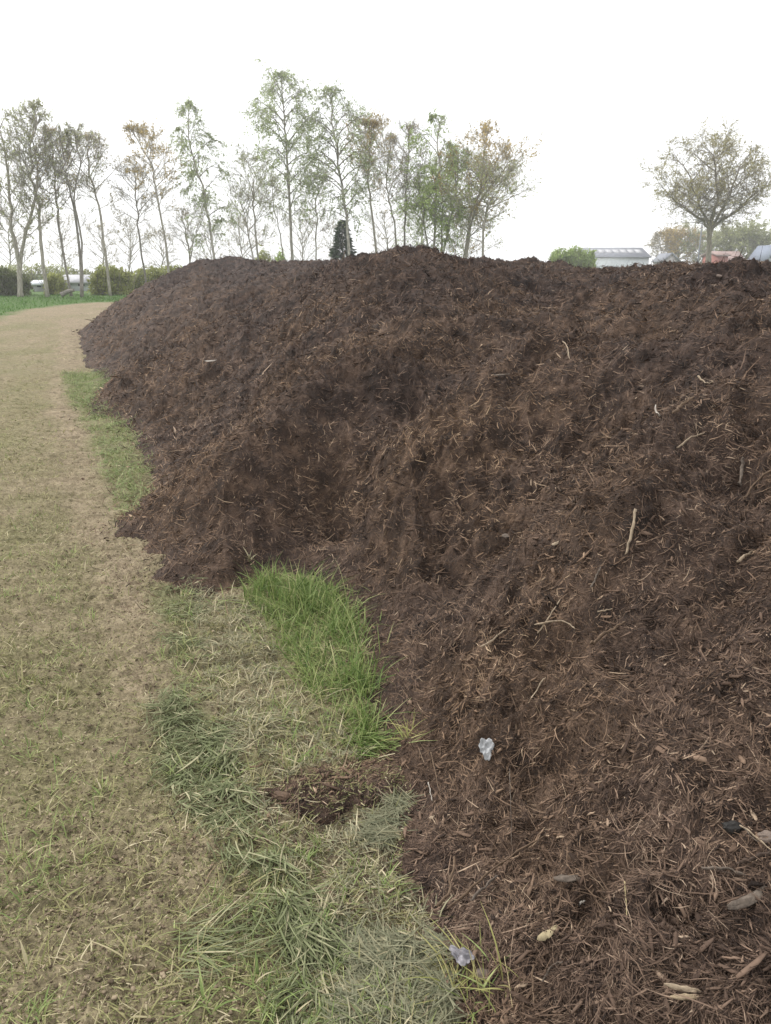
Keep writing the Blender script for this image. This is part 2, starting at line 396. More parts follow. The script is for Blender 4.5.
def fan(rs, th, hf):
    rr, tt = np.meshgrid(rs, th, indexing='ij')
    x = rr*np.sin(tt); y = rr*np.cos(tt)
    return x, y
def gridfaces(n, m, keep=None):
    i = np.arange(n-1)[:, None]; j = np.arange(m-1)[None, :]
    a = i*m+j; Fq = np.stack([a, a+1, a+m+1, a+m], -1)
    if keep is not None: Fq = Fq[keep]
    return Fq.reshape(-1, 4)
def steps(r0, segs):
    out = [r0]
    for rend, k in segs:
        while out[-1] < rend: out.append(out[-1]*(1+k))
    return np.array(out)
th_f = np.concatenate([np.arange(-180, -40, 2.0), np.arange(-40, -27, 0.4), np.arange(-27, 40, 0.10), np.arange(40, 90, 0.6), np.arange(90, 180.1, 2.0)])
# ground sheet
thg = R(1)*np.concatenate([np.arange(-180, -40, 2.0), np.arange(-40, -28, 0.4), np.arange(-28, 14, 0.14), np.arange(14, 180.1, 2.0)])
rg = np.concatenate([[0.0, 0.3, 0.6], steps(0.8, [(14, .0045), (50, .012), (120, .06), (330, .2)])])
x, y = fan(rg, thg, None); z = ground_h(x, y)
z = z-np.where(polydist(x, y, toe) > 0.3, 0.1, 0.0)
zc = zones(x.ravel(), y.ravel())
ground = npmesh('ground', np.stack([x, y, z], -1).reshape(-1, 3), gridfaces(*x.shape), m_ground, attrs=[('zone', 'POINT', zc)], smooth=True)
tag(ground, kind='structure', label='light brown cut field with wheel tracks beside the heap')
# heap
thh = R(1)*np.concatenate([np.arange(-60, -26, 1.0), np.arange(-26, 32, 0.085), np.arange(32, 60, 0.5), np.arange(60, 176, 1.0)])
rh = steps(0.45, [(1.1, .02), (7, .0034), (14, .0045), (36, .007)])
x, y = fan(rh, thh, None); h, d = heap_h(x, y)
gz = ground_h(x, y)
inm = (h > gz-0.03)
keep = inm[:-1, :-1] | inm[1:, :-1] | inm[:-1, 1:] | inm[1:, 1:]
V = np.stack([x, y, h], -1).reshape(-1, 3); Fh = gridfaces(*x.shape, keep=keep)
used = np.zeros(len(V), bool); used[Fh.ravel()] = True; idx = np.cumsum(used)-1
heap = npmesh('compost_heap', V[used], idx[Fh], m_heap, smooth=True)
tag(heap, 'long dark brown heap of shredded wood compost beside the cut field', 'compost heap')

# ------------------------------------------------------------------ fibres and chips lying on the heap
rs = np.random.RandomState(5)
def heap_points(n, r0, r1, a0=-27, a1=37, edge=False):
    r = np.exp(rs.uniform(math.log(r0), math.log(r1), n)); a = R(1)*rs.uniform(a0, a1, n)
    x = r*np.sin(a); y = r*np.cos(a)
    h, d = heap_h(x, y); g = ground_h(x, y)
    prob = sstep(-0.02, 0.12, d)*0.9+0.1*(d > -.0)
    prob = np.where(d > 0, np.maximum(prob, .5), 0.45*np.exp(d/0.13))
    if edge: prob = np.exp(-(np.minimum(d-.02, 0)/.10)**2)*(d < .08)*(.4+.6*(perlin(x*5, y*5, 66) > -.1))
    k = rs.rand(n) < prob
    x, y, r = x[k], y[k], r[k]; z = surf(x, y)
    e = 0.02
    nx = (surf(x-e, y)-surf(x+e, y))/(2*e); ny = (surf(x, y-e)-surf(x, y+e))/(2*e)
    nrm = unit(np.stack([nx*.6, ny*.6, np.ones_like(nx)], -1))
    return np.stack([x, y, z], -1), nrm, r
def litter(n, r0, r1, Lm, Ls, Wm, nseg, tilt, bend, lift=0.0, tonemix=(0.42, 0.22), a0=-27, a1=37, ex=.62, edge=False):
    P, N, r = heap_points(n, r0, r1, a0, a1, edge); n = len(P)
    az = 2.2*np.pi*perlin(P[:, 0]*2.6, P[:, 1]*2.6, 63)+rs.normal(0, .75, n)+2.2
    fall = unit(np.stack([N[:, 0], N[:, 1], np.zeros(n)], -1)+1e-6)
    rand = np.stack([np.cos(az), np.sin(az), np.zeros(n)], -1)
    D = rand+fall*rs.normal(0, .8, n)[:, None]
    D = D-N*np.sum(D*N, -1, keepdims=True); D = unit(D)
    D = unit(D+N*np.abs(rs.normal(0, tilt, n))[:, None])
    S0 = unit(np.cross(D, N)); U = np.cross(S0, D); roll = rs.normal(0, .7, n)
    S = S0*np.cos(roll)[:, None]+U*np.sin(roll)[:, None]
    sc = np.maximum(1, (r/2.4)**ex)
    L = Lm*np.exp(rs.normal(0, Ls, n))*sc; W = Wm*np.exp(rs.normal(0, .4, n))*np.maximum(1, r/2.4)**.8
    Bv = unit(S0*rs.normal(0, 1, n)[:, None]-N*0.5)
    P = P-D*(L*0.5)[:, None]; P[:, 2] = np.maximum(P[:, 2], surf(P[:, 0], P[:, 1])-0.004)+lift
    V, Fc = ribbons(P, D, S, Bv, L, W, rs.normal(0, bend, n), nseg, .7, .6)
    big = 1.3*fbm(P[:, 0]*1.0, P[:, 1]*1.0, 44, 2)+1.7*fbm(P[:, 0]*4.2, P[:, 1]*4.2, 46, 3)
    tone = np.clip(rs.normal(tonemix[0], tonemix[1], n)+0.12*big+(rs.rand(n) < .02)*.45, 0, 1)
    return V, Fc, np.repeat(tone, nseg)
A = [litter(300000, 1.05, 11, .018, .55, .0022, 2, .38, .30, tonemix=(.45, .19), ex=.60),
     litter(60000, 1.05, 7, .034, .45, .0019, 3, .34, .40, tonemix=(.50, .20), ex=.2),
     litter(130000, 7, 32, .015, .5, .0021, 2, .40, .30, tonemix=(.40, .20), ex=.58),
     litter(170000, 1.1, 26, .011, .5, .0034, 2, .25, .25, tonemix=(.36, .2), ex=.5, edge=True),
     litter(12000, 1.0, 8, .022, .4, .0050, 2, .25, .12, tonemix=(.36, .2)),
     litter(14000, 0.5, 30, .05, .4, .006, 2, .3, .2, a0=34, a1=100)]
V, Fc = join([(a[0], a[1]) for a in A]); tn = np.concatenate([a[2] for a in A])
fib = npmesh('fibre_litter', V, Fc, m_fibre, heap, [('tone', 'FACE', tn)]); tag(fib, kind='stuff')
# thicker bark chips: thin tapered slabs with real thickness
def chips(n, r0, r1, pts=None, Lm=.020, wr=(.10, .30), tm=.36):
    P, N, r = heap_points(n, r0, r1) if pts is None else pts; n = len(P)
    az = rs.rand(n)*2*np.pi; D = np.stack([np.cos(az), np.sin(az), rs.normal(0, .1, n)], -1)
    D = unit(D-N*np.sum(D*N, -1, keepdims=True)); D = unit(D+N*rs.normal(.12, .18, n)[:, None])
    S = unit(np.cross(D, N)); U = np.cross(S, D)
    L = Lm*np.exp(rs.normal(0, .5, n)); W = np.minimum(L*rs.uniform(*wr, n), .012); T = rs.uniform(.0015, .004, n)
    P = P-D*(L*.5)[:, None]+N*.003
    V = []
    prof = [(0, .45), (.35, 1), (.7, .9), (1, .35)]
    for q, w in prof:
        j = rs.normal(0, .08, (n, 4))
        c = P+D*(L*(q+j[:, 0]))[:, None]+U*(L*.08*rs.normal(0, 1, n))[:, None]
        ww = W*w*(1+j[:, 1]*2)*.5
        for a, b in ((-1, 0), (1, 0), (1, 1), (-1, 1)):
            V.append(c+S*(a*ww)[:, None]+U*(b*T)[:, None])
    V = np.stack(V, 1).reshape(-1, 3); base = (np.arange(n)*16)[:, None]; Fl = []
    for i in range(3):
        for s in range(4):
            s2 = (s+1) % 4; Fl.append([i*4+s, i*4+s2, (i+1)*4+s2, (i+1)*4+s])
    Fl += [[3, 2, 1, 0], [12, 13, 14, 15]]
    Fc = (base[:, :, None]+np.array(Fl)[None]).reshape(-1, 4)
    tone = np.clip(rs.normal(tm, .20, n)+(rs.rand(n) < .03)*.4, 0, 1)
    return V, Fc, np.repeat(tone, len(Fl))
V, Fc, tn = chips(11000, 1.0, 9)
ch = npmesh('bark_chips', V, Fc, m_fibre, heap, [('tone', 'FACE', tn)]); tag(ch, kind='stuff')

# ------------------------------------------------------------------ grasses
def off_heap(q): return (polydist(q[:, 0], q[:, 1], spill) < -.005) & (polydist(q[:, 0], q[:, 1], spill2) < -.005)
def sample_poly(poly, n, thin=-9.):
    a = np.array(poly); lo = a.min(0); hi = a.max(0); out = np.zeros((0, 2))
    while len(out) < n:
        q = rs.uniform(lo, hi, (n*2, 2)); out = np.concatenate([out, q[(polydist(q[:, 0], q[:, 1], poly) > 0) & off_heap(q) & ((perlin(q[:, 0]*3.2, q[:, 1]*3.2, 91)+.5*perlin(q[:, 0]*9, q[:, 1]*9, 92) > thin) | (rs.rand(len(q)) < .25))]])
    return out[:n]
def field_pts_early(n):
    out = np.zeros((0, 2))
    while len(out) < n:
        r = np.exp(rs.uniform(math.log(1.1), math.log(14), n)); a = R(1)*rs.uniform(-38, 5, n); q = np.stack([r*np.sin(a), r*np.cos(a)], -1)
        q = q[(polydist(q[:, 0], q[:, 1], toe) < -.05) & (polydist(q[:, 0], q[:, 1], z_bare) < 0) & (perlin(q[:, 0]*2.3, q[:, 1]*2.3, 94) > .0) & off_heap(q)]; out = np.concatenate([out, q])
    return out[:n]
def clumped(xy, k, spread):             # gather blades into tufts
    c = xy[rs.randint(0, len(xy), k)]; i = rs.randint(0, k, len(xy))
    return c[i]+rs.normal(0, spread, xy.shape), i
def blades(xy, L, Ls, W, lean, leanaz=None, azs=9, bend=.3, nseg=4, tone=(.5, .2), taper=.9, z0=0.0):
    xy = xy[off_heap(xy)]; n = len(xy); x, y = xy[:, 0], xy[:, 1]
    P = np.stack([x, y, surf(x, y)-0.004+z0], -1)
    az = rs.rand(n)*2*np.pi if leanaz is None else rs.normal(0, azs, n)+leanaz
    th = np.clip(np.abs(rs.normal(lean, .22, n)), 0, 1.52)
    H = np.stack([np.cos(az), np.sin(az), np.zeros(n)], -1)
    D = H*np.sin(th)[:, None]+np.array([0, 0, 1.])*np.cos(th)[:, None]
    S = unit(np.cross(H, np.array([0, 0, 1.]))+rs.normal(0, .35, (n, 3)))
    B = unit(H-np.array([0, 0, .8]))
    Lx = L*np.exp(rs.normal(0, Ls, n)); Wx = W*np.exp(rs.normal(0, .25, n))
    bb = np.abs(rs.normal(bend, bend*.5, n))
    bb = np.minimum(bb, np.cos(th)/0.62*0.95+.02)      # tips stay above the soil
    V, Fc = ribbons(P, D, S, B, Lx, Wx, bb, nseg, taper, .8)
    tn = np.clip(rs.normal(tone[0], tone[1], n), 0, 1)
    return V, Fc, np.repeat(tn, nseg)
def grass_obj(name, parts, mat, label, cat):
    V, Fc = join([(a[0], a[1]) for a in parts]); tn = np.concatenate([a[2] for a in parts])
    return tag(npmesh(name, V, Fc, mat, None, [('tone', 'FACE', tn)]), label, cat, None, 'stuff')
q = sample_poly(z_tall, 2500, -.2); q1, _ = clumped(q, 170, .026)
q2 = sample_poly(z_tall, 1300, -.1)
tip = np.array([gpt(366, 738)])+rs.normal(0, .04, (200, 2))
grass_obj('tall_grass', [blades(q1, .108, .38, .0040, .34, None, 9, .45, tone=(.5, .25)), blades(q2, .065, .35, .0032, .7, None, 9, .5, tone=(.62, .28)), blades(sample_poly(z_tall, 700, -.1)+rs.normal(0, .07, (700, 2)), .07, .4, .0032, .6, None, 9, .5, tone=(.7, .25)), blades(sample_poly(z_tall, 900), .05, .35, .003, 1.1, None, 9, .3, tone=(.95, .15)),
    blades(tip, .10, .25, .0045, .95, R(-55), .5, .3)], m_green, 'bright green tall grass left standing in a wedge against the foot of the heap', 'grass')
q = sample_poly(z_toe, 9000, -.15); q1, _ = clumped(q[:6000], 700, .05)
grass_obj('short_grass', [blades(q1, .055, .35, .005, .8, None, 9, .4, 3, tone=(.62, .22)), blades(q[6000:], .04, .3, .006, 1.2, None, 9, .2, 3, tone=(.5, .25))],
    m_stub if False else tone_mat('pale_grass', [(0, (.10, .14, .05)), (.5, (.19, .25, .09)), (1, (.38, .40, .19))], .6, .3, .2),
    'pale green short grass along the foot of the heap farther off', 'grass')
gt = np.concatenate([field_pts_early(900), np.array([gpt(*p) for p in [(185,592),(178,600),(190,612),(192,655),(186,640),(225,765),(232,770),(218,760),(198,1000),(208,1010),(272,1000),(262,1008),(325,720),(300,665),(285,700),(250,625),(215,600),(170,770),(480,1005)]])])
grass_obj('grass_sprouts', [blades(np.repeat(gt, 6, 0)+rs.normal(0, .013, (len(gt)*6, 2)), .040, .4, .0034, .5, None, 9, .4, 3, tone=(.62, .25)),
    blades(np.repeat(gt[900:], 9, 0)+rs.normal(0, .02, ((len(gt)-900)*9, 2)), .065, .35, .0042, .6, None, 9, .45, 4, tone=(.6, .25))],
    tone_mat('sprout', [(0, (.11, .16, .05)), (.5, (.22, .29, .10)), (1, (.42, .45, .20))], .6, .3, .15), 'fresh light green sprouts dotted over the cut field', 'grass')
# flattened mown swath: locks of long blades combed the same way
def locks(poly, nl, per, L, az, azs, W=.006, tone=(.45, .22)):
    c = sample_poly(poly, nl, -.12);  la = rs.normal(az, azs, nl); lt = rs.normal(0, .15, nl); out = []
    i = np.repeat(np.arange(nl), per); xy = c[i]+rs.normal(0, .022, (len(i), 2)); n = len(i)
    P = np.stack([xy[:, 0], xy[:, 1], surf(xy[:, 0], xy[:, 1])+rs.uniform(.002, .02, n)], -1)
    a = la[i]+rs.normal(0, .28, n); el = np.abs(rs.normal(.10, .12, n))
    D = np.stack([np.cos(a)*np.cos(el), np.sin(a)*np.cos(el), np.sin(el)], -1)
    S = unit(np.cross(D, np.array([0, 0, 1.]))+rs.normal(0, .35, (n, 3)))
    lat = np.stack([-np.sin(a), np.cos(a), -0.35*np.ones(n)], -1)
    V, Fc = ribbons(P, D, S, unit(lat), L*np.exp(rs.normal(0, .3, n)), W*np.exp(rs.normal(0, .25, n)), rs.normal(0, .16, n), 4, .85, .8)
    tn = np.clip(rs.normal(tone[0], tone[1], n)+lt[i], 0, 1)
    return V, Fc, np.repeat(tn, 4)
grass_obj('mown_grass_swath', [locks(z_flat1, 60, 8, .045, R(-70), 1.2, .0042), locks(z_flat2, 150, 10, .066, R(-62), .8, .0038), locks(z_flat3, 20, 8, .09, R(20), .35, .0034, tone=(.6, .2)),
    locks(z_flat2, 220, 3, .045, R(-62), 2.5, .0028, tone=(.55, .28)),
    locks(Z([(205,740),(232,735),(240,790),(215,790)]), 12, 12, .11, R(-70), .5, .0065, (.6, .15)),
    locks(Z([(245,840),(285,850),(325,915),(320,950),(290,940)]), 40, 11, .095, R(-58), .38, .0045, (.5, .24)),
    locks(Z([(290,955),(335,965),(345,1035),(290,1035)]), 20, 10, .085, R(-95), .5, .0042, (.5, .24))],
    m_flat, 'limp grey green strip of mown long grass lying down the field', 'grass')
def strewn(poly, n, L, W, tone, hmax=.012, tilt=.12, ls=.45, bend=.12):
    q = sample_poly(poly, n, -.1) if isinstance(poly, list) else poly; n = len(q)
    a = rs.rand(n)*2*np.pi; el = rs.normal(0.03, tilt, n)
    D = np.stack([np.cos(a)*np.cos(el), np.sin(a)*np.cos(el), np.sin(el)], -1)
    Lx = L*np.exp(rs.normal(0, ls, n))
    P = np.stack([q[:, 0], q[:, 1], surf(q[:, 0], q[:, 1])+rs.uniform(0.001, hmax, n)], -1)-D*(Lx*.5)[:, None]
    P[:, 2] = np.maximum(P[:, 2], surf(P[:, 0], P[:, 1])+.001)
    S = unit(np.cross(D, np.array([0, 0, 1.]))+rs.normal(0, .5, (n, 3)))
    lat = np.stack([-np.sin(a), np.cos(a), -.3*np.ones(n)], -1)
    V, Fc = ribbons(P, D, S, unit(lat), Lx, W*np.exp(rs.normal(0, .3, n)), rs.normal(0, bend, n), 3, .6, .8)
    return V, Fc, np.repeat(np.clip(rs.normal(tone[0], tone[1], n), 0, 1), 3)
grass_obj('dry_hay', [strewn(z_hay, 5200, .034, .0026, (.5, .25)), strewn(z_flat5, 6000, .05, .0032, (.35, .22), .02), strewn(z_flat4, 1700, .055, .0030, (.3, .2), .016, .06),
    blades(clumped(sample_poly(z_hay, 1500), 90, .02)[0], .05, .35, .0036, .6, None, 9, .4, 3, tone=(.75, .25))],
    m_hay, 'dry pale hay strewn between the green strip and the heap', 'hay')
# stubble and regrowth over the field
def field_points(n, r0, r1, a0=-38, a1=8):
    r = np.exp(rs.uniform(math.log(r0), math.log(r1), n)); a = R(1)*rs.uniform(a0, a1, n)
    x = r*np.sin(a); y = r*np.cos(a); k = (polydist(x, y, toe) < -.03); return np.stack([x[k], y[k]], -1)
cq = field_points(26000, 1.0, 9); cz = ground_h(cq[:, 0], cq[:, 1]); nn = np.tile(np.array([[0, 0, 1.]]), (len(cq), 1))
V, Fc, tn = chips(0, 0, 0, (np.concatenate([cq, cz[:, None]-.001], 1), nn, None), .0052, (.45, .9), .5)
cr = npmesh('soil_crumbs', V, Fc, tone_mat('soil_crumb', [(0, (.06, .045, .03)), (.5, (.17, .13, .09)), (1, (.36, .29, .20))], .9, 0, .1), ground, [('tone', 'FACE', tn)]); tag(cr, kind='stuff')
fp = field_points(160000, 1.0, 14)
zz = zones(fp[:, 0], fp[:, 1]); fp1 = fp[rs.rand(len(fp)) < .15+.85*zz[:, 0]**2]
tufts = field_points(1500, 1.1, 16); zt = zones(tufts[:, 0], tufts[:, 1]); tufts = tufts[rs.rand(len(tufts)) < .1+.9*zt[:, 0]**1.5]
ti = np.repeat(np.arange(len(tufts)), 8); tq = tufts[ti]+rs.normal(0, .016, (len(ti), 2))
mid = field_points(34000, 7, 40); zm = zones(mid[:, 0], mid[:, 1]); mid = mid[rs.rand(len(mid)) < .12+.88*zm[:, 0]]
mid2 = field_points(34000, 3, 9); zm = zones(mid2[:, 0], mid2[:, 1]); mid2 = mid2[rs.rand(len(mid2)) < .15+.85*zm[:, 0]]

grass_obj('field_stubble', [strewn(fp1[:11000], 0, .020, .0024, (.45, .33), .010, .3),
    strewn(fp1[30000:31200], 0, .045, .0028, (.7, .25), .012, .2),
    strewn(fp[:50000], 0, .009, .0024, (.50, .35), .006, .3),
    blades(tq, .042, .4, .0038, .6, None, 9, .45, 3, tone=(.66, .25)),
    blades(np.repeat(np.array([gpt(*p) for p in [(300,650),(315,690),(330,735),(300,720),(235,610),(215,625),(245,650),(280,700),(310,755),(275,590),(225,680),(90,790),(142,875),(20,850),(255,780),(130,950),(42,800),(30,965),(205,700),(260,730),(60,700),(25,680),(155,745),(145,715),(185,650),(270,640),(290,770),(230,880),(100,850),(185,960),(60,900)]]), 16, 0)+rs.normal(0, .022, (31*16, 2)), .075, .35, .0042, .55, None, 9, .4, 4, tone=(.7, .22)),
    blades(fp1[:3500]+.01, .028, .35, .0028, .7, None, 9, .3, 3, tone=(.35, .25)),
    blades(mid, .04, .35, .009, .9, None, 9, .3, 2, tone=(.45, .3)), blades(mid2, .032, .4, .0045, .8, None, 9, .3, 2, tone=(.5, .3))],
    m_stub, 'sparse yellow green stubble tufts over the brown field', 'stubble')
# yellowish tuft at the very foot of the heap, near edge of the picture
q = np.concatenate([np.array([gpt(455, 1000)])+rs.normal(0, .04, (70, 2)), np.array([gpt(492, 1015)])+rs.normal(0, .03, (24, 2)), np.array([gpt(408, 748)])+rs.normal(0, .02, (24, 2)), np.array([gpt(437, 780)])+rs.normal(0, .012, (30, 2))])
grass_obj('yellow_grass', [blades(q, .07, .35, .0032, .8, R(120), 1.1, .4, 4, tone=(.6, .25))],
    tone_mat('yellow_grass', [(0, (.16, .20, .06)), (.5, (.32, .32, .11)), (1, (.52, .46, .22))], .6, .3, .2),
    'yellowing grass tufts at the near foot of the heap', 'grass')
# far meadow edge
fx = rs.uniform(-45, 8, 40000); fy = rs.uniform(24, 56, 40000); k = polydist(fx, fy, GREEN_EDGE) > 0.1
fq = np.stack([fx[k], fy[k]], -1)
grass_obj('meadow_grass', [blades(fq, .12, .3, .028, .5, None, 9, .3, 2, tone=(.4, .2))],
    tone_mat('meadow', [(0, (.05, .11, .02)), (.5, (.09, .19, .035)), (1, (.18, .29, .07))], .6, .3, .2), 'bright green meadow grass below the far tree row', 'grass')

# ------------------------------------------------------------------ trees
def bark(name, a, b, sc=6):
    return simple_mat(name, a, b, sc, .9, .5, .02, 5, (3, 3, .6))
bk_grey = bark('grey_bark', (.32, .295, .25), .45); bk_birch = bark('birch_bark', (.34, .32, .28), .6, 5); bk_dark = bark('dark_bark', (.23, .21, .185), .4)
bk_oak = bark('oak_bark', (.24, .215, .18), .35)
def leafmat(name, c):
    return tone_mat(name, [(0, tuple(v*.65 for v in c)), (.5, c), (1, tuple(min(.85, v*1.45) for v in c))], .7, .45, .1)
lf = {'grey': leafmat('grey_green_leaf', (0.351, 0.370, 0.184)), 'green': leafmat('spring_leaf', (0.338, 0.422, 0.149)), 'pale': leafmat('pale_birch_leaf', (0.378, 0.436, 0.230)),
      'brown': leafmat('bronze_leaf', (0.446, 0.338, 0.132)), 'olive': leafmat('olive_leaf', (0.324, 0.343, 0.127)), 'bud': leafmat('bud_leaf', (0.378, 0.330, 0.218)),
      'dark': leafmat('dark_needle', (.045, .075, .035)), 'oak': leafmat('oak_leaf', (0.365, 0.330, 0.161)), 'ivy': leafmat('ivy_leaf', (.12, .14, .06))}
def child_branches(P, D, B, L, b, per, ratio, spreadang, upb, seed, t0=.2, t1=1.0, zmin=-9):
    rs = np.random.RandomState(seed); n = len(P)*per; i = np.repeat(np.arange(len(P)), per)
    t = rs.uniform(t0, t1, n)
    Q = P[i]+D[i]*(L[i]*t)[:, None]+B[i]*(b[i]*L[i]*t*t)[:, None]
    T = unit(D[i]+B[i]*(2*b[i]*t)[:, None])
    rv = unit(np.cross(T, rs.normal(0, 1, (n, 3))))
    an = rs.normal(spreadang, .18, n)
    Dn = unit(T*np.cos(an)[:, None]+rv*np.sin(an)[:, None]+np.array([0, 0, upb]))
    Ln = L[i]*ratio*(1.15-.6*t)*np.exp(np.clip(rs.normal(0, .25, n), -.6, .3))
    return Q, Dn, Ln
def tree(name, label, cat, stems, r0, limbs, spread, t0=.35, up=.75, droop=.0, leaf='grey', nleaf=4, ls=.10, barkm=None, seed=1, sub=7, twig=6,
         group=None, env=None, leafdens=None, lvar=.25, topleaf=0.0, twr=.010, cmat=None, outer=0):
    barkm = barkm or bk_grey; rs2 = np.random.RandomState(seed)
    base = stems[0][0]; root = empty(name, (float(base[0]), float(base[1]), float(base[2])))
    tag(root, label, cat, group)
    off = np.array(base, float); tp = []; LP = []; LD = []; LL = []
    for si, st in enumerate(stems):
        pts = smoothpath(st, 18)-off; n = len(pts)
        wob = rs2.normal(0, .05, (n, 3)); wob[0] = 0; wob[:, 2] = 0; pts = pts+wob*np.linspace(0, 1, n)[:, None]*2
        H = pts[-1, 2]-pts[0, 2]+.01
        rr = r0*.54*(1 if si == 0 else .75)*(1-np.linspace(0, 1, n))**.8+.02
        if si == 0: rr[0] *= 1.35
        tp.append(polytube(pts, rr, 8, .10, seed+si))
        s0 = t0 if si == 0 or len(stems) == 1 else max(.15, t0-.15)
        m = max(4, int(limbs/len(stems)))
        for k in range(m):
            q = s0+(1-s0)*(k+rs2.rand())/m; q = min(q, .99)
            a = q*(n-1); i = min(int(a), n-2); c = pts[i]+(pts[i+1]-pts[i])*(a-i)
            tq = (q-s0)/(1-s0); e = (env(tq) if env else math.sin(math.pi*min(1, .18+tq*.85))**.8)
            az = k*2.4+rs2.rand()*1.2; u = up+.5*tq+rs2.normal(0, .15)
            LP.append(c); LD.append([math.cos(az), math.sin(az), u]); LL.append(spread*e*math.exp(min(.2, rs2.normal(0, .18)))+.4)
    P = np.array(LP); D = unit(np.array(LD)); L = np.array(LL); n = len(P)
    zdn = np.array([0, 0, -1.]); rnd = lambda k: unit(rs2.normal(0, 1, (k, 3))+zdn*droop*3+np.array([0, 0, .6*(1-droop)]))
    B1 = rnd(n); b1 = np.full(n, .22+droop*.35)
    br = [tubes(P, D, B1, L, b1, np.maximum(.010, .0145*L), .008+0*L, 5, 4)]
    P2, D2, L2 = child_branches(P, D, B1, L, b1, sub, .55, .65, .05-droop*.35, seed+50); n2 = len(P2); B2 = rnd(n2); b2 = np.full(n2, .25+droop*.5)
    br.append(tubes(P2, D2, B2, L2, b2, np.maximum(twr*1.1, .010*L2), .006+0*L2, 3, 3))
    P3, D3, L3 = child_branches(P2, D2, B2, L2, b2, twig, .60, .7, -droop*.8, seed+90, .1); n3 = len(P3); B3 = rnd(n3); b3 = np.full(n3, .2+droop*.7)
    L3 = np.maximum(L3, .32)
    br.append(tubes(P3, D3, B3, L3, b3, np.full(n3, twr*.75), np.full(n3, twr*.3), 2, 3))
    V, Fc = join(tp); npmesh('trunk', V, Fc, barkm, root, smooth=True)
    V, Fc = join(br); npmesh('branches', V, Fc, bk_dark if barkm is bk_birch else barkm, root)
    if nleaf > 0:
        nl = int(n3*nleaf*1.8); pw = L3**1.6*(np.linalg.norm(P3-P3.mean(0)*np.array([1, 1, outer]), axis=1)**1.2 if outer else 1); i = rs2.choice(n3, nl, p=pw/pw.sum())
        clump = perlin(P3[i, 0]*.9+seed, P3[i, 2]*.9+P3[i, 1]*.4, seed % 7)
        hh = (P3[i, 2]-P3[:, 2].min())/(np.ptp(P3[:, 2])+.01)
        k = rs2.rand(nl) < np.clip(.6+clump*.7+topleaf*(hh-.5), .10, 1); i = i[k]; nl = len(i)
        t = rs2.uniform(.15, 1.05, nl)
        Q = P3[i]+D3[i]*(L3[i]*t)[:, None]+B3[i]*(b3[i]*L3[i]*t*t)[:, None]+rs2.normal(0, .02, (nl, 3))
        Dl = unit(rs2.normal(0, 1, (nl, 3))+zdn*.4); Sl = unit(np.cross(Dl, rs2.normal(0, 1, (nl, 3))))
        Ll = ls*.72*np.exp(rs2.normal(0, .3, nl))
        V, Fc = ribbons(Q, Dl, Sl, unit(rs2.normal(0, 1, (nl, 3))), Ll, Ll*.62, np.full(nl, .15), 2, .8, .4)
        tn = np.clip(.5+.35*perlin(Q[:, 0]*.7+seed, Q[:, 2]*.7, 3)+rs2.normal(0, .2, nl), 0, 1)
        npmesh('crown', V, Fc, lf[leaf], root, [('tone', 'FACE', np.repeat(tn, 2))])
    return root
def S(D, *px):                       # a stem through picture-located heights at D metres; foot on the field
    pts = [at(u, v, D) for u, v in px]; pts[0][2] = -0.05
    for i in range(1, len(pts)): pts[i][1] += 0.25*math.sin(i*2.1+px[0][0])
    return pts
wide = lambda q: .55+.6*math.sin(math.pi*min(1, q*.9+.1))
bir = dict(barkm=bk_birch, droop=.55, up=.9)
G1 = 'trees in the row at the far end of the field'
def T(*a, **k): k.setdefault('group', G1); return tree(*a, **k)
T('tree', 'forked grey tree with ivy round its foot, leftmost in the far row', 'tree', [S(51,(20,293),(19,262),(13,225),(8,180),(2,118)), S(51,(20,293),(21,258),(32,215),(36,170),(30,125))], .26, 34, 1.9, .35, .8, leaf='grey', nleaf=2.2, seed=3, ls=.12, twr=.014)
T('tree', 'straight grey tree with loose grey green crown, right of the forked tree', 'tree', [S(51,(47,292),(43,250),(36,200),(30,160),(40,112))], .19, 34, 1.8, .35, .8, leaf='grey', nleaf=2.4, seed=4, ls=.12, twr=.013)
T('tree', 'thin dark leaning tree crossing before the white shed', 'tree', [S(52,(71,291),(64,250),(57,205),(52,175),(50,135))], .11, 22, 1.4, .45, .8, leaf='brown', nleaf=2.5, seed=5, barkm=bk_dark)
T('tree', 'dark twin trunk tree standing right of the white shed', 'tree', [S(51,(81,290),(77,240),(70,190),(66,165),(62,138)), S(51,(82,290),(80,240),(76,195),(80,160),(72,130))], .12, 28, 1.3, .45, .8, leaf='grey', nleaf=1.8, seed=6, barkm=bk_dark)
T('tree', 'leaning tree with a bronze leaf cluster halfway up its open crown', 'tree', [S(53,(110,292),(106,250),(97,200),(89,170),(92,142))], .14, 24, 1.6, .45, .7, leaf='bud', nleaf=2.2, seed=7, topleaf=.5)
T('tree', 'slim short tree leaning left with sparse grey twigs', 'tree', [S(58,(147,290),(141,240),(136,205),(134,175))], .10, 20, 1.7, .45, .6, leaf='bud', nleaf=1.5, seed=8, barkm=bk_dark)
T('tree', 'left leaning tree with a ragged bronze top', 'tree', [S(56,(171,292),(166,245),(158,200),(150,165),(134,132))], .13, 26, 1.5, .4, .8, leaf='brown', nleaf=4, seed=9, topleaf=.8)
T('birch_tree', 'left leaning birch with drooping pale green leaf curtains', 'birch', [S(57,(219,292),(211,240),(203,190),(192,150),(187,102))], .15, 30, 2.0, .22, leaf='pale', nleaf=6, ls=.12, seed=10, **bir)
T('tree', 'small bare bush-like tree between two leaning trees', 'tree', [S(60,(190,292),(190,255),(186,235),(182,215)), S(60,(190,292),(191,255),(196,235),(200,212))], .09, 18, 1.7, .3, .9, leaf='bud', nleaf=1, seed=11)
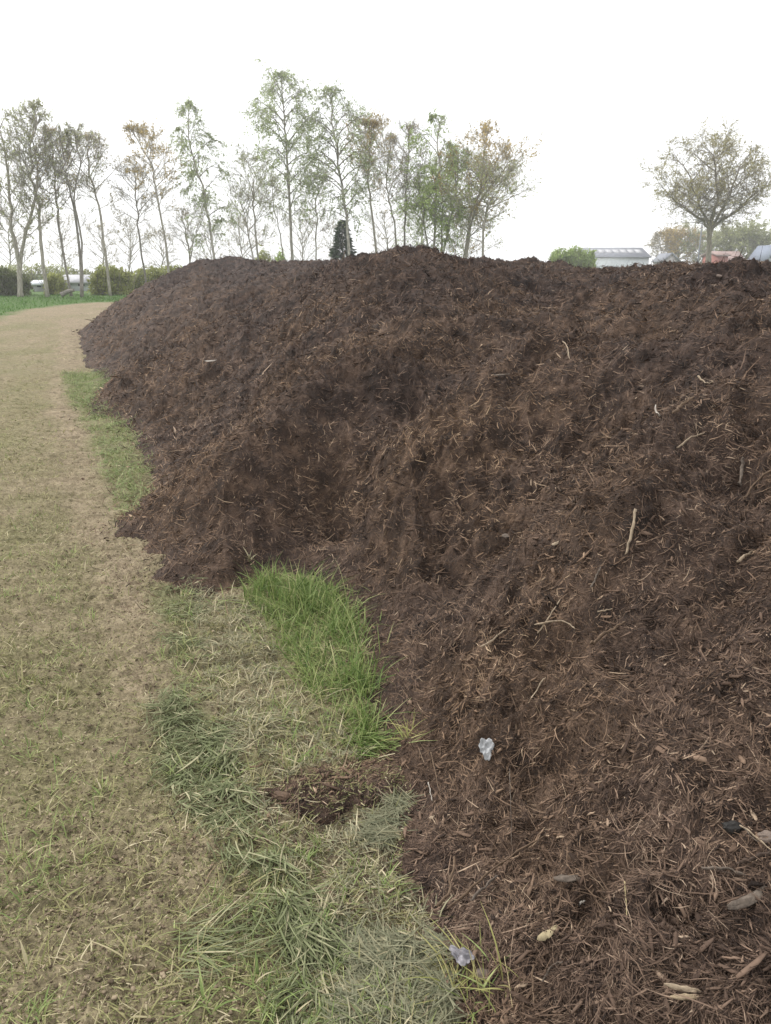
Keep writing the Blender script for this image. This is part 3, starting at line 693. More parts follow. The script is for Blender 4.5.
T('tree', 'twiggy grey tree rising left of the tallest birch', 'tree', [S(60,(260,292),(256,230),(254,190),(254,162)), S(60,(260,292),(250,240),(244,215),(238,200))], .11, 34, 2.3, .25, .8, leaf='grey', nleaf=2.5, seed=12)
T('birch_tree', 'tallest birch of the row with open hanging crown', 'birch', [S(62,(294,292),(290,220),(287,160),(284,110),(281,74))], .20, 44, 3.0, .25, leaf='pale', nleaf=7, ls=.13, seed=13, **bir)
T('tree', 'thin stem leaning left just below the tallest birch', 'tree', [S(66,(285,292),(282,245),(274,205),(272,185))], .08, 14, 1.2, .4, .8, leaf='grey', nleaf=2, seed=14)
T('tree', 'thin upright young tree with small twiggy top between the two tall birches', 'tree', [S(64,(316,292),(316,250),(317,200),(316,180))], .10, 16, 1.3, .4, .7, leaf='bud', nleaf=2, seed=15)
T('birch_tree', 'white stemmed birch standing in front of the dark conifer', 'birch', [S(60,(351,292),(347,225),(341,180),(335,135),(328,88))], .19, 42, 2.9, .25, leaf='pale', nleaf=6.5, ls=.13, seed=16, **bir)
T('tree', 'tree with a bronze tinted crown right of the white stemmed birch', 'tree', [S(61,(379,292),(374,225),(368,180),(370,150),(373,128))], .14, 30, 1.8, .35, .9, leaf='brown', nleaf=5, seed=17, topleaf=.6)
T('tree', 'slim bare stemmed tree with purple grey twigs', 'tree', [S(64,(399,292),(394,225),(386,185),(392,140))], .13, 26, 1.6, .4, .8, leaf='bud', nleaf=2.5, seed=18)
T('tree', 'dark upright tree with sparse twiggy top left of the green clump', 'tree', [S(62,(404,292),(405,220),(407,175),(410,130))], .14, 26, 1.6, .35, .9, leaf='bud', nleaf=2.5, seed=19, barkm=bk_dark)
T('birch_tree', 'leafy many stemmed birch with the greenest crown of the row', 'birch', [S(60,(434,292),(435,225),(438,165),(438,116)), S(60,(434,292),(426,235),(420,200),(418,165)), S(60,(434,292),(448,230),(456,190),(458,150))], .17, 60, 2.5, .2, leaf='green', nleaf=7, ls=.13, seed=20, **bir)
T('tree', 'green crowned tree with a dark stem behind the leafy birch', 'tree', [S(65,(441,292),(442,225),(446,190),(450,150))], .14, 26, 2.0, .3, .9, leaf='green', nleaf=5, seed=21, barkm=bk_dark)
T('tree', 'spreading tree with bronze and green outer crown near the right end', 'tree', [S(60,(462,292),(468,228),(482,180),(488,132)), S(60,(462,292),(472,220),(492,185),(512,160))], .18, 46, 2.5, .25, .7, leaf='brown', nleaf=4, seed=22, ls=.13)
T('tree', 'last tree of the row on the right, bending right with feathery low twigs', 'tree', [S(58,(481,292),(484,225),(492,195),(508,172))], .14, 32, 2.4, .2, .35, leaf='olive', nleaf=4, seed=23)
T('tree', 'short thin tree in the gap between bronze tree and green clump', 'tree', [S(68,(420,292),(422,230),(424,190))], .09, 24, 2.0, .2, .5, leaf='green', nleaf=4, seed=26)
# conifers
def conifer(label, u, vtop, D, w, seed, slim=False, leaf='dark', cat='conifer'):
    base = at(u, 270, D); base[2] = -.05; top = at(u, vtop, D); H = top[2]-base[2]
    root = empty('conifer_tree', tuple(float(v) for v in base)); tag(root, label, cat); rs2 = np.random.RandomState(seed)
    V, Fc = polytube([(0, 0, 0), (0, 0, H*.5), (0, 0, H)], [.16, .1, .02], 6); npmesh('trunk', V, Fc, bk_dark, root, smooth=True)
    n = 3600; t = rs2.rand(n)**1.3; az = rs2.rand(n)*2*np.pi
    env = w*(1-t)**.6*(1+.22*np.sin(az*5+seed)+.18*np.sin(t*37+az*2)); rr = env*np.sqrt(rs2.uniform(.25, 1, n))
    Q = np.stack([rr*np.cos(az), rr*np.sin(az), .04*H+t*H*.96], -1)
    out = np.stack([np.cos(az), np.sin(az), np.full(n, 1.2 if slim else -.1)], -1); Dl = unit(out+rs2.normal(0, .3, (n, 3)))
    Sl = unit(np.cross(Dl, rs2.normal(0, 1, (n, 3)))); Ll = .34*np.exp(rs2.normal(0, .3, n))*(1.1-.5*t)
    V, Fc = ribbons(Q, Dl, Sl, unit(rs2.normal(0, 1, (n, 3))), Ll, Ll*.4, np.full(n, .2), 2, .8, .5)
    npmesh('crown', V, Fc, lf[leaf], root, [('tone', 'FACE', np.repeat(np.clip(rs2.normal(.5, .25, n), 0, 1), 2))])
conifer('small dark conifer standing behind the white stemmed birch', 343, 220, 66, 1.05, 40)
# bushes
def bush(label, u0, u1, vtop, D, leaf, n, seed, name='bush', cat='bush', depth=2.0, group=None, ls=.15, tex=1.0):
    a = at(u0, 290, D); b = at(u1, 290, D); H = at(0, vtop, D)[2]; cx = (a[0]+b[0])/2; wx = (b[0]-a[0])/2
    root = empty(name, (float(cx), float(D), 0.0)); tag(root, label, cat, group); rs2 = np.random.RandomState(seed)
    ns = int(60*max(1, wx)*tex)
    P = np.stack([rs2.uniform(-wx*.85, wx*.85, ns), rs2.uniform(-depth*.3, depth*.3, ns), np.zeros(ns)], -1)
    D1 = unit(np.stack([rs2.normal(0, .3, ns), rs2.normal(0, .3, ns), np.ones(ns)], -1)); L = H*rs2.uniform(.6, .98, ns)
    B = unit(rs2.normal(0, 1, (ns, 3))); V, Fc = tubes(P, D1, B, L, np.full(ns, .12), np.full(ns, .025), np.full(ns, .006), 4, 3)
    npmesh('stems', V, Fc, bk_dark, root)
    x = rs2.uniform(-1, 1, n); y = rs2.uniform(-1, 1, n); t = rs2.rand(n)**.8
    top = H*(1-(.12 if cat == 'hedge' else .35)*np.abs(x)**(6 if cat == 'hedge' else 3))*(.82+.22*perlin(x*wx*.9+seed, y, 2)+.1*perlin(x*wx*3+seed, y*2, 3))
    z = t*top; e = np.sqrt(np.clip(1-y*y*.7, 0, 1)); Q = np.stack([x*wx*(1-.12*t), y*depth*.5*(1-.3*t), z], -1)
    k = perlin(Q[:, 0]*1.6+seed, Q[:, 2]*1.6+Q[:, 1], 5) > -.45; Q = Q[k]; n = len(Q)
    Dl = unit(rs2.normal(0, 1, (n, 3))+np.array([0, 0, .5])); Sl = unit(np.cross(Dl, rs2.normal(0, 1, (n, 3)))); Ll = ls*np.exp(rs2.normal(0, .3, n))
    V, Fc = ribbons(Q, Dl, Sl, unit(rs2.normal(0, 1, (n, 3))), Ll, Ll*.6, np.full(n, .2), 2, .8, .4)
    tn = np.clip(.5+.4*perlin(Q[:, 0]*1.2+seed, Q[:, 2]*1.2, 9)+rs2.normal(0, .2, n), 0, 1)
    npmesh('foliage', V, Fc, lf[leaf], root, [('tone', 'FACE', np.repeat(tn, 2))])
    return root
GB = 'bushes below the far tree row'
bush('dark olive bush under the forked tree at the left edge', -30, 30, 266, 53, 'ivy', 6000, 60, group=GB)
bush('low grey green bush between the two sheds', 48, 64, 270, 56, 'olive', 1800, 61, group=GB)
bush('olive bush right of the white shed under the bronze cluster tree', 92, 132, 262, 55, 'olive', 5000, 62, group=GB)
bush('wide olive green bush just left of the heap end', 125, 205, 263, 60, 'olive', 7000, 63, group=GB)
bush('narrow rounded green bush showing over the heap, left of tallest birch', 254, 275, 246, 62, 'olive', 2600, 64, group=GB)
bush('upright slim green bush over the heap near the tallest birch foot', 276, 288, 246, 66, 'green', 1500, 65, group=GB)
bush('low green bush at the feet of the leafy birch', 405, 465, 258, 66, 'green', 3600, 66, group=GB)
bush('low scrub behind the heap between the tall birches', 296, 340, 260, 70, 'olive', 2600, 67, group=GB)
bush('long low hedge line behind the whole left group', -60, 110, 262, 74, 'grey', 8000, 68, group=GB)
bush('tall loose green hedge showing over the heap left of the barn', 547, 594, 246, 95, 'green', 12000, 69, 'hedge', 'hedge', ls=.22)
# far bare trees behind the row
GF = 'bare far trees behind the row'
for i, (u, v, w, lab) in enumerate([(8,215,2.6,'far bare tree low behind the forked tree'), (60,222,2.4,'far bare tree behind the white shed'), (100,228,2.2,'far bare tree low behind the bronze cluster tree'),
        (128,222,2.6,'far bare tree left of the slim short tree'), (160,235,2.2,'far bare tree low before the ragged bronze tree'), (208,228,2.6,'far bare tree right of the drooping birch foot'),
        (238,225,2.4,'far bare tree behind the twiggy grey tree'), (300,215,2.8,'far bare tree between tallest birch and thin young tree'), (332,228,2.2,'far bare tree left of the dark conifer'),
        (385,215,2.4,'far bare tree behind the bronze crowned tree'), (460,218,2.6,'far bare tree behind the leafy birch right side')]):
    D = 84+i % 3*5
    T('tree', lab, 'tree', [S(D,(u,290),(u+3,(v+290)/2),(u-1,v))], .12, 26, w, .2, .7, leaf='bud', nleaf=1.2, ls=.16, seed=70+i, group=GF, sub=4, twig=5, twr=.014)
# the big solitary tree on the right
tree('oak_tree', 'big solitary round crowned tree standing right of the barn', 'tree', [S(70,(709,288),(710,250),(711,226),(716,195),(714,150)), S(70,(709,288),(710,245),(708,223),(696,200),(684,160)),
     S(70,(709,288),(710,245),(713,224),(728,196),(744,160)), S(70,(709,288),(710,245),(707,226),(690,212),(668,195)), S(70,(709,288),(710,245),(714,226),(734,212),(756,192))],
     .46, 110, 2.5, .64, .35, leaf='oak', nleaf=4.0, ls=.12, seed=30, sub=7, twig=7, barkm=bk_oak, twr=.013, outer=.72, droop=.15, env=lambda q: .6+.5*math.sin(math.pi*q))
# smaller trees round the houses
tree('tree', 'bronze green round tree behind the barn, left of the big solitary tree', 'tree', [S(158,(679,284),(679,255),(677,238))], .2, 40, 4.4, .2, .6, leaf='brown', nleaf=6, ls=.26, seed=31, twr=.02, group='trees near the houses')
tree('tree', 'grey twiggy tree just left of the bronze green tree', 'tree', [S(160,(663,284),(662,255),(659,236))], .16, 24, 2.4, .2, .6, leaf='bud', nleaf=3, ls=.26, seed=32, twr=.02, group='trees near the houses')
tree('tree', 'grey green tree behind the big tree trunk', 'tree', [S(156,(700,284),(702,255),(702,240))], .2, 36, 4.0, .15, .6, leaf='grey', nleaf=5, ls=.28, seed=33, twr=.02, group='trees near the houses')
tree('tree', 'dense low grey green tree behind the red brick house', 'tree', [S(150,(740,283),(741,255),(741,240))], .2, 50, 4.4, .1, .6, leaf='grey', nleaf=8, ls=.32, seed=34, twr=.02, group='trees near the houses')
tree('tree', 'small twiggy tree beside the white gabled house', 'tree', [S(150,(760,283),(760,255),(759,243))], .16, 20, 2.6, .2, .6, leaf='grey', nleaf=4, ls=.3, seed=35, twr=.02, group='trees near the houses')

# ------------------------------------------------------------------ buildings
def boxm(a, b):
    V = np.array([(x, y, z) for z in (a[2], b[2]) for y in (a[1], b[1]) for x in (a[0], b[0])], float)
    return V, np.array([(0, 2, 3, 1), (4, 5, 7, 6), (0, 1, 5, 4), (2, 6, 7, 3), (0, 4, 6, 2), (1, 3, 7, 5)])
def slab(p, q, w, th, axis):            # sloping roof sheet from p to q, extruded w along axis
    p = np.array(p, float); q = np.array(q, float); ax = np.array(axis, float)*w
    n = unit(np.cross(q-p, ax)); n = n if n[2] > 0 else -n
    V = np.array([p, q, q+ax, p+ax, p+n*th, q+n*th, q+ax+n*th, p+ax+n*th])
    return V, np.array([(0, 3, 2, 1), (4, 5, 6, 7), (0, 1, 5, 4), (1, 2, 6, 5), (2, 3, 7, 6), (3, 0, 4, 7)])
m_white = simple_mat('white_sheet', (.62, .65, .68), .12, 2); m_metal = simple_mat('grey_roof', (.22, .23, .26), .2, 1.5)
m_sky = simple_mat('clear_roof_sheet', (.42, .42, .44), .15, 2); m_brick = simple_mat('red_brick', (.30, .10, .075), .2, 6)
m_plaster = simple_mat('plaster', (.55, .52, .50), .1, 3); m_tile = simple_mat('tile_roof', (.30, .21, .19), .2, 4); m_slate = simple_mat('slate_roof', (.20, .23, .29), .15, 4)
m_glass = simple_mat('window_glass', (.05, .06, .07), .2, 3, .2)
def gable(name, label, cat, x0, x1, y, dep, eave, ridge, wallm, roofm, along='x', wins=(), rot=0, extra=None):
    cx = (x0+x1)/2; root = empty(name, (cx, y, 0)); root.rotation_euler.z = rot; tag(root, label, cat); w = (x1-x0)/2
    if along == 'x':
        V, Fc = boxm((-w, 0, -.1), (w, dep, eave))
        gv = np.array([(-w, 0, eave), (-w, dep, eave), (-w, dep/2, ridge), (-w+.2, 0, eave), (-w+.2, dep, eave), (-w+.2, dep/2, ridge)])
        def pr(v): return v, np.array([(0, 1, 2, 2), (3, 5, 4, 4)])
        npmesh('wall', V, Fc, wallm, root)
        tri = []
        for sx in (-w+.01, w-.21):
            g = gv.copy(); g[:, 0] += sx+w; tri.append(g)
        Ft = np.array([(0, 2, 1), (3, 4, 5), (0, 3, 5), (0, 5, 2), (1, 2, 5), (1, 5, 4)])
        for g in tri: npmesh('gable_wall', g, Ft, wallm, root, tri=True)
        r1 = slab((-w-.3, -.4, eave-.15), (-w-.3, dep/2, ridge), 2*w+.6, .15, (1, 0, 0)); r2 = slab((-w-.3, dep+.4, eave-.15), (-w-.3, dep/2, ridge), 2*w+.6, .15, (1, 0, 0))
    else:
        V, Fc = boxm((-w, 0, -.1), (w, dep, eave)); npmesh('wall', V, Fc, wallm, root)
        Vt = []; 
        for yy in (.01, dep-.21): Vt += [(-w, yy, eave), (w, yy, eave), (0, yy, ridge), (-w, yy+.2, eave), (w, yy+.2, eave), (0, yy+.2, ridge)]
        Ft = np.array([(0, 1, 2), (3, 5, 4), (0, 2, 5), (0, 5, 3), (1, 4, 5), (1, 5, 2)])
        for g in (Vt[:6], Vt[6:]): npmesh('gable_wall', np.array(g), Ft, wallm, root, tri=True)
        k = (ridge-eave)/w
        r1 = slab((-w-.35, -.3, eave-.35*k), (0, -.3, ridge), dep+.6, .15, (0, 1, 0)); r2 = slab((w+.35, -.3, eave-.35*k), (0, -.3, ridge), dep+.6, .15, (0, 1, 0))
    V, Fc = join([r1, r2]); npmesh('roof', V, Fc, roofm, root)
    for (wx, wz, ww, wh) in wins:
        V, Fc = boxm((wx-ww/2, -.05, wz), (wx+ww/2, .04, wz+wh)); npmesh('window', V, Fc, m_glass, root)
    if extra: extra(root, w, dep, eave, ridge)
    return root
def px_x(u, D): return at(u, 266, D)[0]
def px_z(v, D): return at(600, v, D)[2]
def sky_panels(root, w, dep, eave, ridge):
    sl = (ridge-eave+.15)/(dep/2+.4)
    for k in range(7):
        x = -w+1.0+k*(2*w-2)/6.5
        y0, y1 = dep*.18, dep*.36
        z = lambda yy: eave-.15+(yy+.4)*sl+.17
        r = slab((x, y0, z(y0)), (x, y1, z(y1)), 1.1, .05, (1, 0, 0)); npmesh('skylight', r[0], r[1], m_sky, root)
gable('barn', 'long low white walled barn with grey roof and row of pale roof panels', 'barn', px_x(589, 150), px_x(648, 150), 150, 14, px_z(257, 150), px_z(248.5, 158), m_white, m_metal, 'x', [(-2, 1.2, 1.2, 1), (3, 1.2, 1.2, 1)], rot=R(-3), extra=sky_panels)
gable('house', 'low gabled house with dull grey roof right of the barn', 'house', px_x(664, 130), px_x(677, 130), 130, 5, px_z(260, 130), px_z(253.5, 130), m_plaster, m_metal, 'y', [(0, 1, 1, 1)])
gable('brick_house', 'small red brick house between the big tree and the pinkish roof', 'house', px_x(716, 135), px_x(727, 135), 135, 6, px_z(255, 135), px_z(252, 138), m_brick, m_tile, 'x', [(0, 1.3, .8, .8)])
gable('house', 'long low house with pinkish tiled roof right of the red brick house', 'house', px_x(728, 140), px_x(744, 140), 140, 7, px_z(262, 140), px_z(252, 143), m_plaster, m_tile, 'x', [(-.8, 1.2, .7, .7), (.8, 1.2, .7, .7)])
gable('white_house', 'white gabled house with slate roof at the right edge', 'house', px_x(768, 130), px_x(786, 130), 130, 7, px_z(258, 130), px_z(245, 130), m_white, m_slate, 'y', [(.2, 2.4, .6, .6)])
gable('shed', 'white low shed with pale roof seen between the thin dark trees', 'shed', at(62, 285, 66)[0], at(91, 285, 66)[0], 66, 3, px_z(285, 66)+.25, px_z(276.5, 67), m_white, m_sky, 'x', [(.4, .35, .5, .25)])
gable('shed', 'pale grey little shed between the forked tree and the straight grey tree', 'shed', at(33, 285, 64)[0], at(45, 285, 64)[0], 64, 2, px_z(286, 64)+.2, px_z(282, 65), m_sky, m_white, 'x', [(0, .3, .3, .25)])
# lamp pole and fallen log by the trees
pb = at(697, 270, 120); pr = empty('utility_pole', (float(pb[0]), 120.0, 0)); tag(pr, 'thin grey pole rising left of the big tree trunk', 'pole')
V, Fc = polytube([(0, 0, 0), (0, 0, px_z(220, 120)/2), (0, 0, px_z(220, 120))], [.12, .10, .08], 8); npmesh('pole', V, Fc, m_metal, pr)
V, Fc = boxm((-.6, -.06, px_z(222, 120)-.06), (.6, .06, px_z(222, 120)+.06)); npmesh('cross_arm', V, Fc, m_metal, pr)
a = at(61, 293, 50); a[2] = .15; b = at(74, 289, 50); b[2] = .42
V, Fc = polytube(smoothpath([a, (a+b)/2+np.array([0, 0, .05]), b], 8)-a, np.linspace(.16, .09, 8), 8, .15, 3)
lg = npmesh('fallen_log', V, Fc, bk_dark, smooth=True); lg.location = tuple(a); tag(lg, 'dark fallen log lying on the meadow before the white shed', 'log')

# ------------------------------------------------------------------ single pieces lying on the heap
def wm(name, c, v=.3, st=(40, 40, 8)): return simple_mat(name, c, v, 3, .8, .5, .003, 5, st)
w_pale = wm('pale_wood', (.30, .235, .165)); w_straw = wm('straw', (.42, .34, .19), .2); w_brown = wm('brown_wood', (.14, .095, .062)); w_dark = wm('dark_wood', (.065, .045, .034))
w_grey = wm('grey_wood', (.125, .10, .08)); w_white = wm('bleached_wood', (.42, .38, .33), .15)
def stick(name, label, cat, px, r, mat, group=None, lift=.017, rough=.15, r1=None, flat=1.0, arch=0.0):
    P = np.array([hit(u, v) for u, v in px]); pts = smoothpath(P, 14)
    s = surf(pts[:, 0], pts[:, 1]); pts[:, 2] = s*0.35+pts[:, 2]*.65
    k = np.ones(5)/5; zz = np.convolve(np.pad(pts[:, 2], 2, 'edge'), k, 'valid'); pts[:, 2] = zz+max(0, np.max(s-zz)*.6)+lift+r*.3
    pts[:, 2] += arch*np.sin(np.linspace(0, np.pi, 14))
    o = pts[0].copy(); rr = np.linspace(r, r1 if r1 else r*.6, 14); rr[0] *= .6; rr[-1] *= .5
    rq = np.random.RandomState(len(label)); pts = pts+rq.normal(0, r*.22, pts.shape); rr = rr*rq.uniform(.75, 1.15, 14)*.82
    V, Fc = polytube(pts-o, rr, 7, .22, len(label), .55)
    ob = npmesh(name, V, Fc, mat, smooth=True); ob.location = tuple(float(v) for v in o); return tag(ob, label, cat, group)
def flake(name, label, cat, u, v, L, W, th, az, mat, group=None, tilt=.25, curl=.15, seed=0, prof=None, lift=.012, thick=None):
    p = hit(u, v, lift); rs2 = np.random.RandomState(seed+9); nx, ny = 9, 5; V = []
    for side in (1, -1):
        for i in range(nx):
            q = i/(nx-1); w = W*(math.sin(math.pi*(.05+.88*q**.8))**.8)*(1+.06*rs2.normal())*(1-.25*q) if prof is None else W*prof(q)
            for j in range(ny):
                s = j/(ny-1)-.5
                z = side*th*.28*(1-.7*abs(2*s)**2)+curl*L*((q-.5)**2-.1)-curl*W*s*s*2+ (0 if side == -1 else th*.30*rs2.normal())
                V.append(((q-.5)*L, s*w, z))
    V = np.array(V); Fl = []; n = nx*ny
    for i in range(nx-1):
        for j in range(ny-1):
            a = i*ny+j; Fl.append((a, a+ny, a+ny+1, a+1)); Fl.append((n+a, n+a+1, n+a+ny+1, n+a+ny))
        a = i*ny; Fl.append((a, n+a, n+a+ny, a+ny)); a = i*ny+ny-1; Fl.append((a, a+ny, n+a+ny, n+a))
    for j in range(ny-1):
        Fl.append((j, j+1, n+j+1, n+j)); a = (nx-1)*ny+j; Fl.append((a, n+a, n+a+1, a+1))
    ob = npmesh(name, V, np.array(Fl), mat); ob.location = tuple(float(x) for x in p)
    ob.rotation_mode = 'XYZ'; ob.rotation_euler = (tilt, rs2.normal(0, .1), az)
    return tag(ob, label, cat, group)
def crumple(name, label, cat, u, v, w, h, mat, seed, group=None, lift=.03, outline=None, face=True, az=0):
    p = hit(u, v, lift); rs2 = np.random.RandomState(seed); n = 16; V = []; Fl = []
    for i in range(n):
        for j in range(n):
            a, b = i/(n-1)*2-1, j/(n-1)*2-1
            rr = max(abs(a), abs(b)); ang = math.atan2(b, a); k = rr/math.hypot(a, b) if (a or b) else 1
            ox = a*k; oy = b*k; m = (outline(ang) if outline else 1+.2*math.sin(ang*3+seed))*(1+.22*float(perlin(np.array([math.cos(ang)*2.5+seed]), np.array([math.sin(ang)*2.5]), 6)[0]))
            z = .16*w*float(perlin(np.array([ox*1.8+seed]), np.array([oy*1.8]), 3)[0])+.16*w*abs(float(perlin(np.array([ox*4+seed]), np.array([oy*4.0]), 4)[0]))
            V.append((ox*w/2*m, oy*h/2*m, z))
    for i in range(n-1):
        for j in range(n-1):
            a = i*n+j; Fl.append((a, a+n, a+n+1, a+1))
    ob = npmesh(name, np.array(V), np.array(Fl), mat); ob.location = tuple(float(x) for x in p)
    ob.rotation_euler = (R(50) if face else R(20), 0, az)
    md = ob.modifiers.new('thickness', 'SOLIDIFY'); md.thickness = .001
    return tag(ob, label, cat, group)
def clod(name, label, cat, u, v, sx, sy, sz, mat, seed, group=None, az=0):
    import bmesh
    p = hit(u, v, sz*.25); bm = bmesh.new(); bmesh.ops.create_icosphere(bm, subdivisions=3, radius=1)
    for q in bm.verts:
        c = q.co; f = 1+.28*float(perlin(np.array([c.x*1.4+seed]), np.array([c.y*1.4+c.z]), 2)[0])+.10*float(perlin(np.array([c.x*4+seed]), np.array([c.y*4+c.z*3]), 4)[0])
        c *= f; m = max(abs(c.x), abs(c.y), abs(c.z)); c *= .9+.1/m
        q.co = (c.x*sx, c.y*sy, c.z*sz)
    me = bpy.data.meshes.new(name); bm.to_mesh(me); bm.free(); me.materials.append(mat)
    ob = bpy.data.objects.new(name, me); COL.objects.link(ob); ob.location = tuple(float(x) for x in p); ob.rotation_euler = (.15, .1, az)
    return tag(ob, label, cat, group)
m_film = simple_mat('plastic_film', (.33, .335, .34), .2, 30, .35, .2, .002); m_foil = simple_mat('silvery_film', (.20, .19, .205), .35, 25, .3, .3, .002)
m_stone = simple_mat('tan_stone', (.18, .14, .115), .25, 30, .85, .4, .004); m_clod = simple_mat('soil_clod', (.12, .080, .055), .35, 40, .9, .8, .006); m_black = simple_mat('black_crust', (.022, .02, .018), .4, 30, .6, .5, .004)
crumple('plastic_scrap', 'crumpled white plastic scrap on the dark heap near the green grass', 'scrap', 486, 757, .042, .062, m_film, 3, outline=lambda a: .75+.4*abs(math.sin(a*1.5+.6)))
crumple('plastic_scrap', 'silvery mauve wrapper scrap where the hay meets the heap', 'scrap', 461, 966, .060, .036, m_foil, 5, face=False, az=R(-35))
flake('dead_leaf', 'curled brown dead leaf just right of the silvery scrap', 'leaf', 484, 977, .040, .034, .003, R(20), w_grey, curl=.3, seed=2)
flake('wood_chip', 'pale yellow oval wood chip near the bottom of the heap', 'wood chip', 547, 938, .066, .021, .007, R(38), wm('fresh_wood', (.34, .28, .17), .2), tilt=.1, seed=3)
flake('wood_chip', 'flat dull brown wood strip above the pale oval chip', 'wood chip', 570, 882, .080, .020, .006, R(-2), w_grey, seed=4)
flake('wood_chip', 'grey chip flake in the middle of the heap face', 'wood chip', 507, 538, .055, .035, .005, R(0), w_grey, seed=5)
flake('wood_chip', 'short pointed tan chip left of the long pale stick', 'wood chip', 556, 546, .060, .016, .005, R(45), w_pale, seed=6)
flake('wood_chip', 'small tan chip beside the hay at the heap foot', 'wood chip', 432, 821, .020, .012, .004, R(30), w_pale, seed=7)
flake('bark_piece', 'broad grey bark piece at the right edge above twin pale strips', 'bark', 752, 903, .115, .024, .012, R(12), w_grey, seed=8)
flake('wood_strip', 'upper of two tan wood strips near the bottom right corner', 'wood strip', 686, 994, .085, .012, .006, R(-6), w_pale, seed=9)
flake('wood_strip', 'lower of two tan wood strips near the bottom right corner', 'wood strip', 690, 1002, .080, .012, .006, R(4), wm('tan_wood', (.30, .23, .15)), seed=10)
flake('wood_strip', 'small white splinter on the far left part of the heap', 'wood strip', 211, 366, .16, .030, .010, R(45), w_white, seed=11, lift=.04)
flake('wood_strip', 'pale flat strip high on the heap left of the right crest', 'wood strip', 497, 378, .15, .022, .008, R(-12), w_grey, seed=12, lift=.02)
GS = 'loose sticks lying on the heap'
def ST(label, px, r, mat, name='stick', cat='stick', **k): return stick(name, label, cat, px, r, mat, GS, **k)
ST('long pale stick standing out on the upper right heap face', [(636,515),(632,535),(625,563)], .0075, w_pale)
ST('yellow straw stalk upright near the bottom of the heap', [(624,889),(625,905),(626,925)], .0024, w_straw, 'straw_stalk', 'straw')
ST('thick curved dark brown stick at the heap foot beside the hay', [(437,913),(448,900),(451,880),(455,862)], .0085, w_brown)
ST('long thin dark stick slanting up from the heap foot', [(447,918),(475,892),(505,868),(545,840)], .0055, w_brown, r1=.003)
ST('flat brown lath lying under the long dark slanting stick', [(471,908),(485,893),(497,882)], .007, w_grey)
ST('brown bent twig poking up beside the yellow green tuft', [(431,757),(434,772),(439,797)], .0045, w_brown)
ST('thin upright stalk below the white plastic scrap', [(509,778),(510,815),(511,856)], .0025, w_grey, 'stalk')
ST('upper pale twig of a crossing pair at the right edge', [(738,834),(756,848),(771,861)], .0032, w_pale, 'twig', 'twig')
ST('lower thin twig of a crossing pair at the right edge', [(742,835),(750,845),(758,850)], .002, w_grey, 'twig', 'twig')
ST('pale curved twig shaped like an arch in the middle of the heap', [(534,632),(550,630),(566,631),(574,637)], .005, w_pale, 'twig', 'twig')
ST('slanting straight twig crossing the arched pale twig', [(537,640),(549,622),(560,604)], .0035, w_pale, 'twig', 'twig')
ST('straight tan stick left of the arched pale twig', [(480,656),(494,646),(506,636)], .005, w_pale)
ST('short stick slanting between long pale stick and arched twig', [(590,594),(596,582),(600,572)], .005, w_grey)
ST('tiny pale stub right of the arched twig', [(597,618),(604,617),(612,615)], .004, w_pale)
ST('grey peg standing upright near the right edge of the heap', [(740,491),(741,478),(742,464)], .010, w_grey, 'peg')
ST('dark root lying in a hollow of the upper right heap', [(672,421),(682,411),(694,402)], .010, w_brown, 'root', 'root')
ST('white forked twig beside the dark root', [(655,410),(657,415),(659,422)], .006, w_white, 'twig', 'twig')
ST('pale curved root below the dark root', [(676,454),(690,443),(704,438)], .006, w_pale, 'root', 'root')
ST('thin pale twig above the long pale stick at the crest side', [(697,381),(704,384),(713,387)], .007, w_pale, 'twig', 'twig')
ST('thin twig slanting down at the right edge above the dark hole', [(771,478),(752,494),(742,508)], .007, w_brown, 'twig', 'twig')
ST('pale splinter pointing right beside the dark hole at right edge', [(737,569),(744,562),(751,557)], .008, w_pale, 'splinter')
ST('pale thin twig lying below the pale oval chip', [(531,920),(524,934),(517,912)][:2], .0015, w_pale, 'twig', 'twig')
ST('short pinkish splinter on the hay edge under the bent twig', [(428,787),(430,795),(432,806)], .0035, w_white, 'splinter')
ST('dark stick lying flat in the middle right of the heap', [(590,650),(605,640),(625,627)], .009, w_brown)
ST('pale stick at the lower middle of the heap face', [(530,707),(538,695),(545,684)], .004, w_pale)
ST('tan wood splinter slanting low on the heap', [(541,990),(551,974),(562,968)], .004, w_grey, 'splinter')
ST('small upright brown stake at the very bottom of the heap', [(534,1012),(532,990),(533,972)], .004, w_brown, 'stake')
ST('dark twig standing on the crest side right of the hollow', [(548,315),(552,321),(554,324)], .012, w_dark, 'twig', 'twig')
ST('thin curly pale root near the top middle of the heap', [(562,347),(567,355),(569,366)], .006, w_pale, 'root', 'root')
ST('bone white stub at the left of the yellow straw stalk', [(574,908),(578,912),(584,907)][1:], .004, w_white)
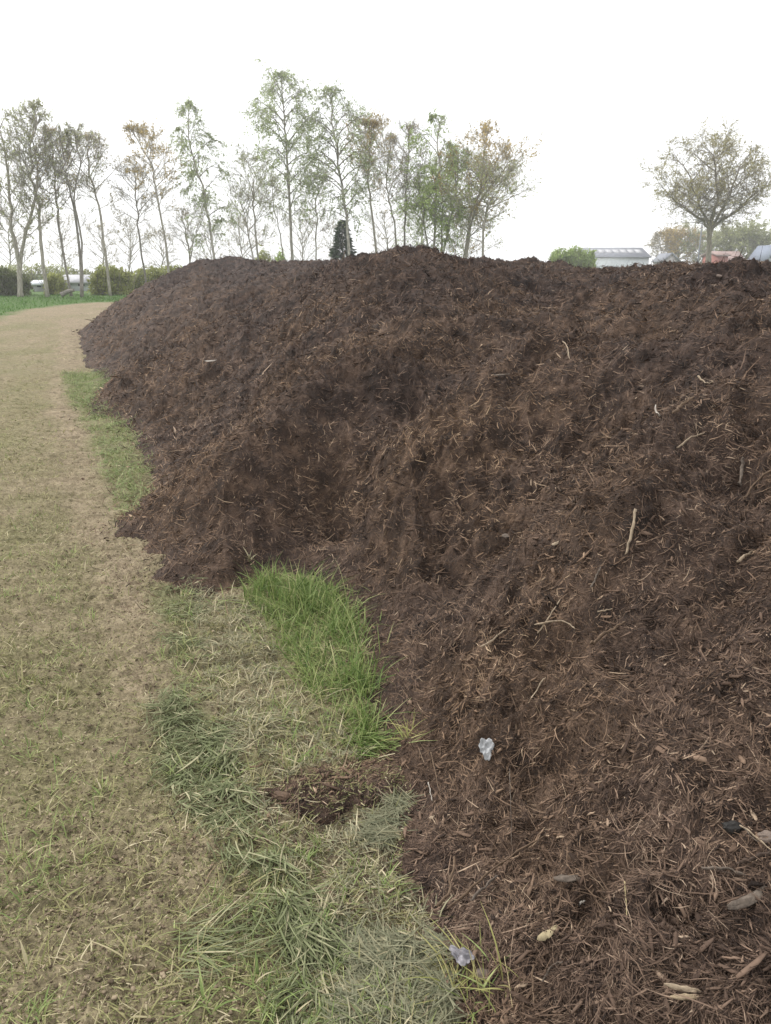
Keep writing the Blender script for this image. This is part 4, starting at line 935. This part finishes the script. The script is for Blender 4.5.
ST('light brown branch piece low on the heap right side', [(700,880),(725,878),(745,885)], .006, w_grey)
ST('dark thick branch lying across the right side low', [(735,872),(750,868),(771,858)], .008, w_dark)
ST('thin stalk leaning on the yellowing tuft at the near foot', [(504,962),(508,985),(512,1015)], .0016, w_straw, 'stalk')
clod('stone', 'tan angular stone at the right edge of the heap', 'stone', 767, 838, .020, .013, .010, m_stone, 2, az=.2)
clod('clod', 'black crusted clod left of the tan stone', 'clod', 733, 829, .024, .014, .012, m_black, 4)
clod('clod', 'brown clod lying at the left end of the spilled soil', 'clod', 283, 797, .030, .015, .012, m_clod, 5)
clod('clod', 'reddish brown clod at the bottom edge beside the yellowing tuft', 'clod', 459, 1010, .020, .016, .012, m_clod, 7)
clod('stone', 'pale pebble lying on the far right crest of the heap', 'stone', 719, 277, .022, .018, .014, m_stone, 9)
crumple('plastic_scrap', 'black and white scrap on the crest before the barn', 'scrap', 639, 268, .055, .055, m_film, 11, lift=.03)
# little grey seedling at the dark foot of the heap
sg = hit(249, 560, 0)
sq = np.array([[sg[0], sg[1]]])+rs.normal(0, .004, (9, 2)); V, Fc, tn = blades(sq, .06, .25, .009, .6, None, 9, .3, 3, tone=(.7, .1))
tag(npmesh('seedling', V-sg, Fc, m_hay, None, [('tone', 'FACE', tn)]), 'little grey green seedling on dark soil above the tall grass', 'seedling').location = tuple(float(v) for v in sg)
# ------------------------------------------------------------------ damp spring air
V, Fc = boxm((-450, -450, -1.2), (450, 450, 22.0))
hm = bpy.data.materials.new('haze'); hm.use_nodes = True; hm.node_tree.nodes.clear()
pv = hm.node_tree.nodes.new('ShaderNodeVolumePrincipled'); pv.inputs['Color'].default_value = (1, 1, 1, 1); pv.inputs['Density'].default_value = 0.0013
pv.inputs['Anisotropy'].default_value = 0.3
ho = hm.node_tree.nodes.new('ShaderNodeOutputMaterial'); hm.node_tree.links.new(pv.outputs[0], ho.inputs['Volume'])
tag(npmesh('haze', V, Fc, hm), 'faint pale haze softening the far trees', 'haze', None, 'stuff')
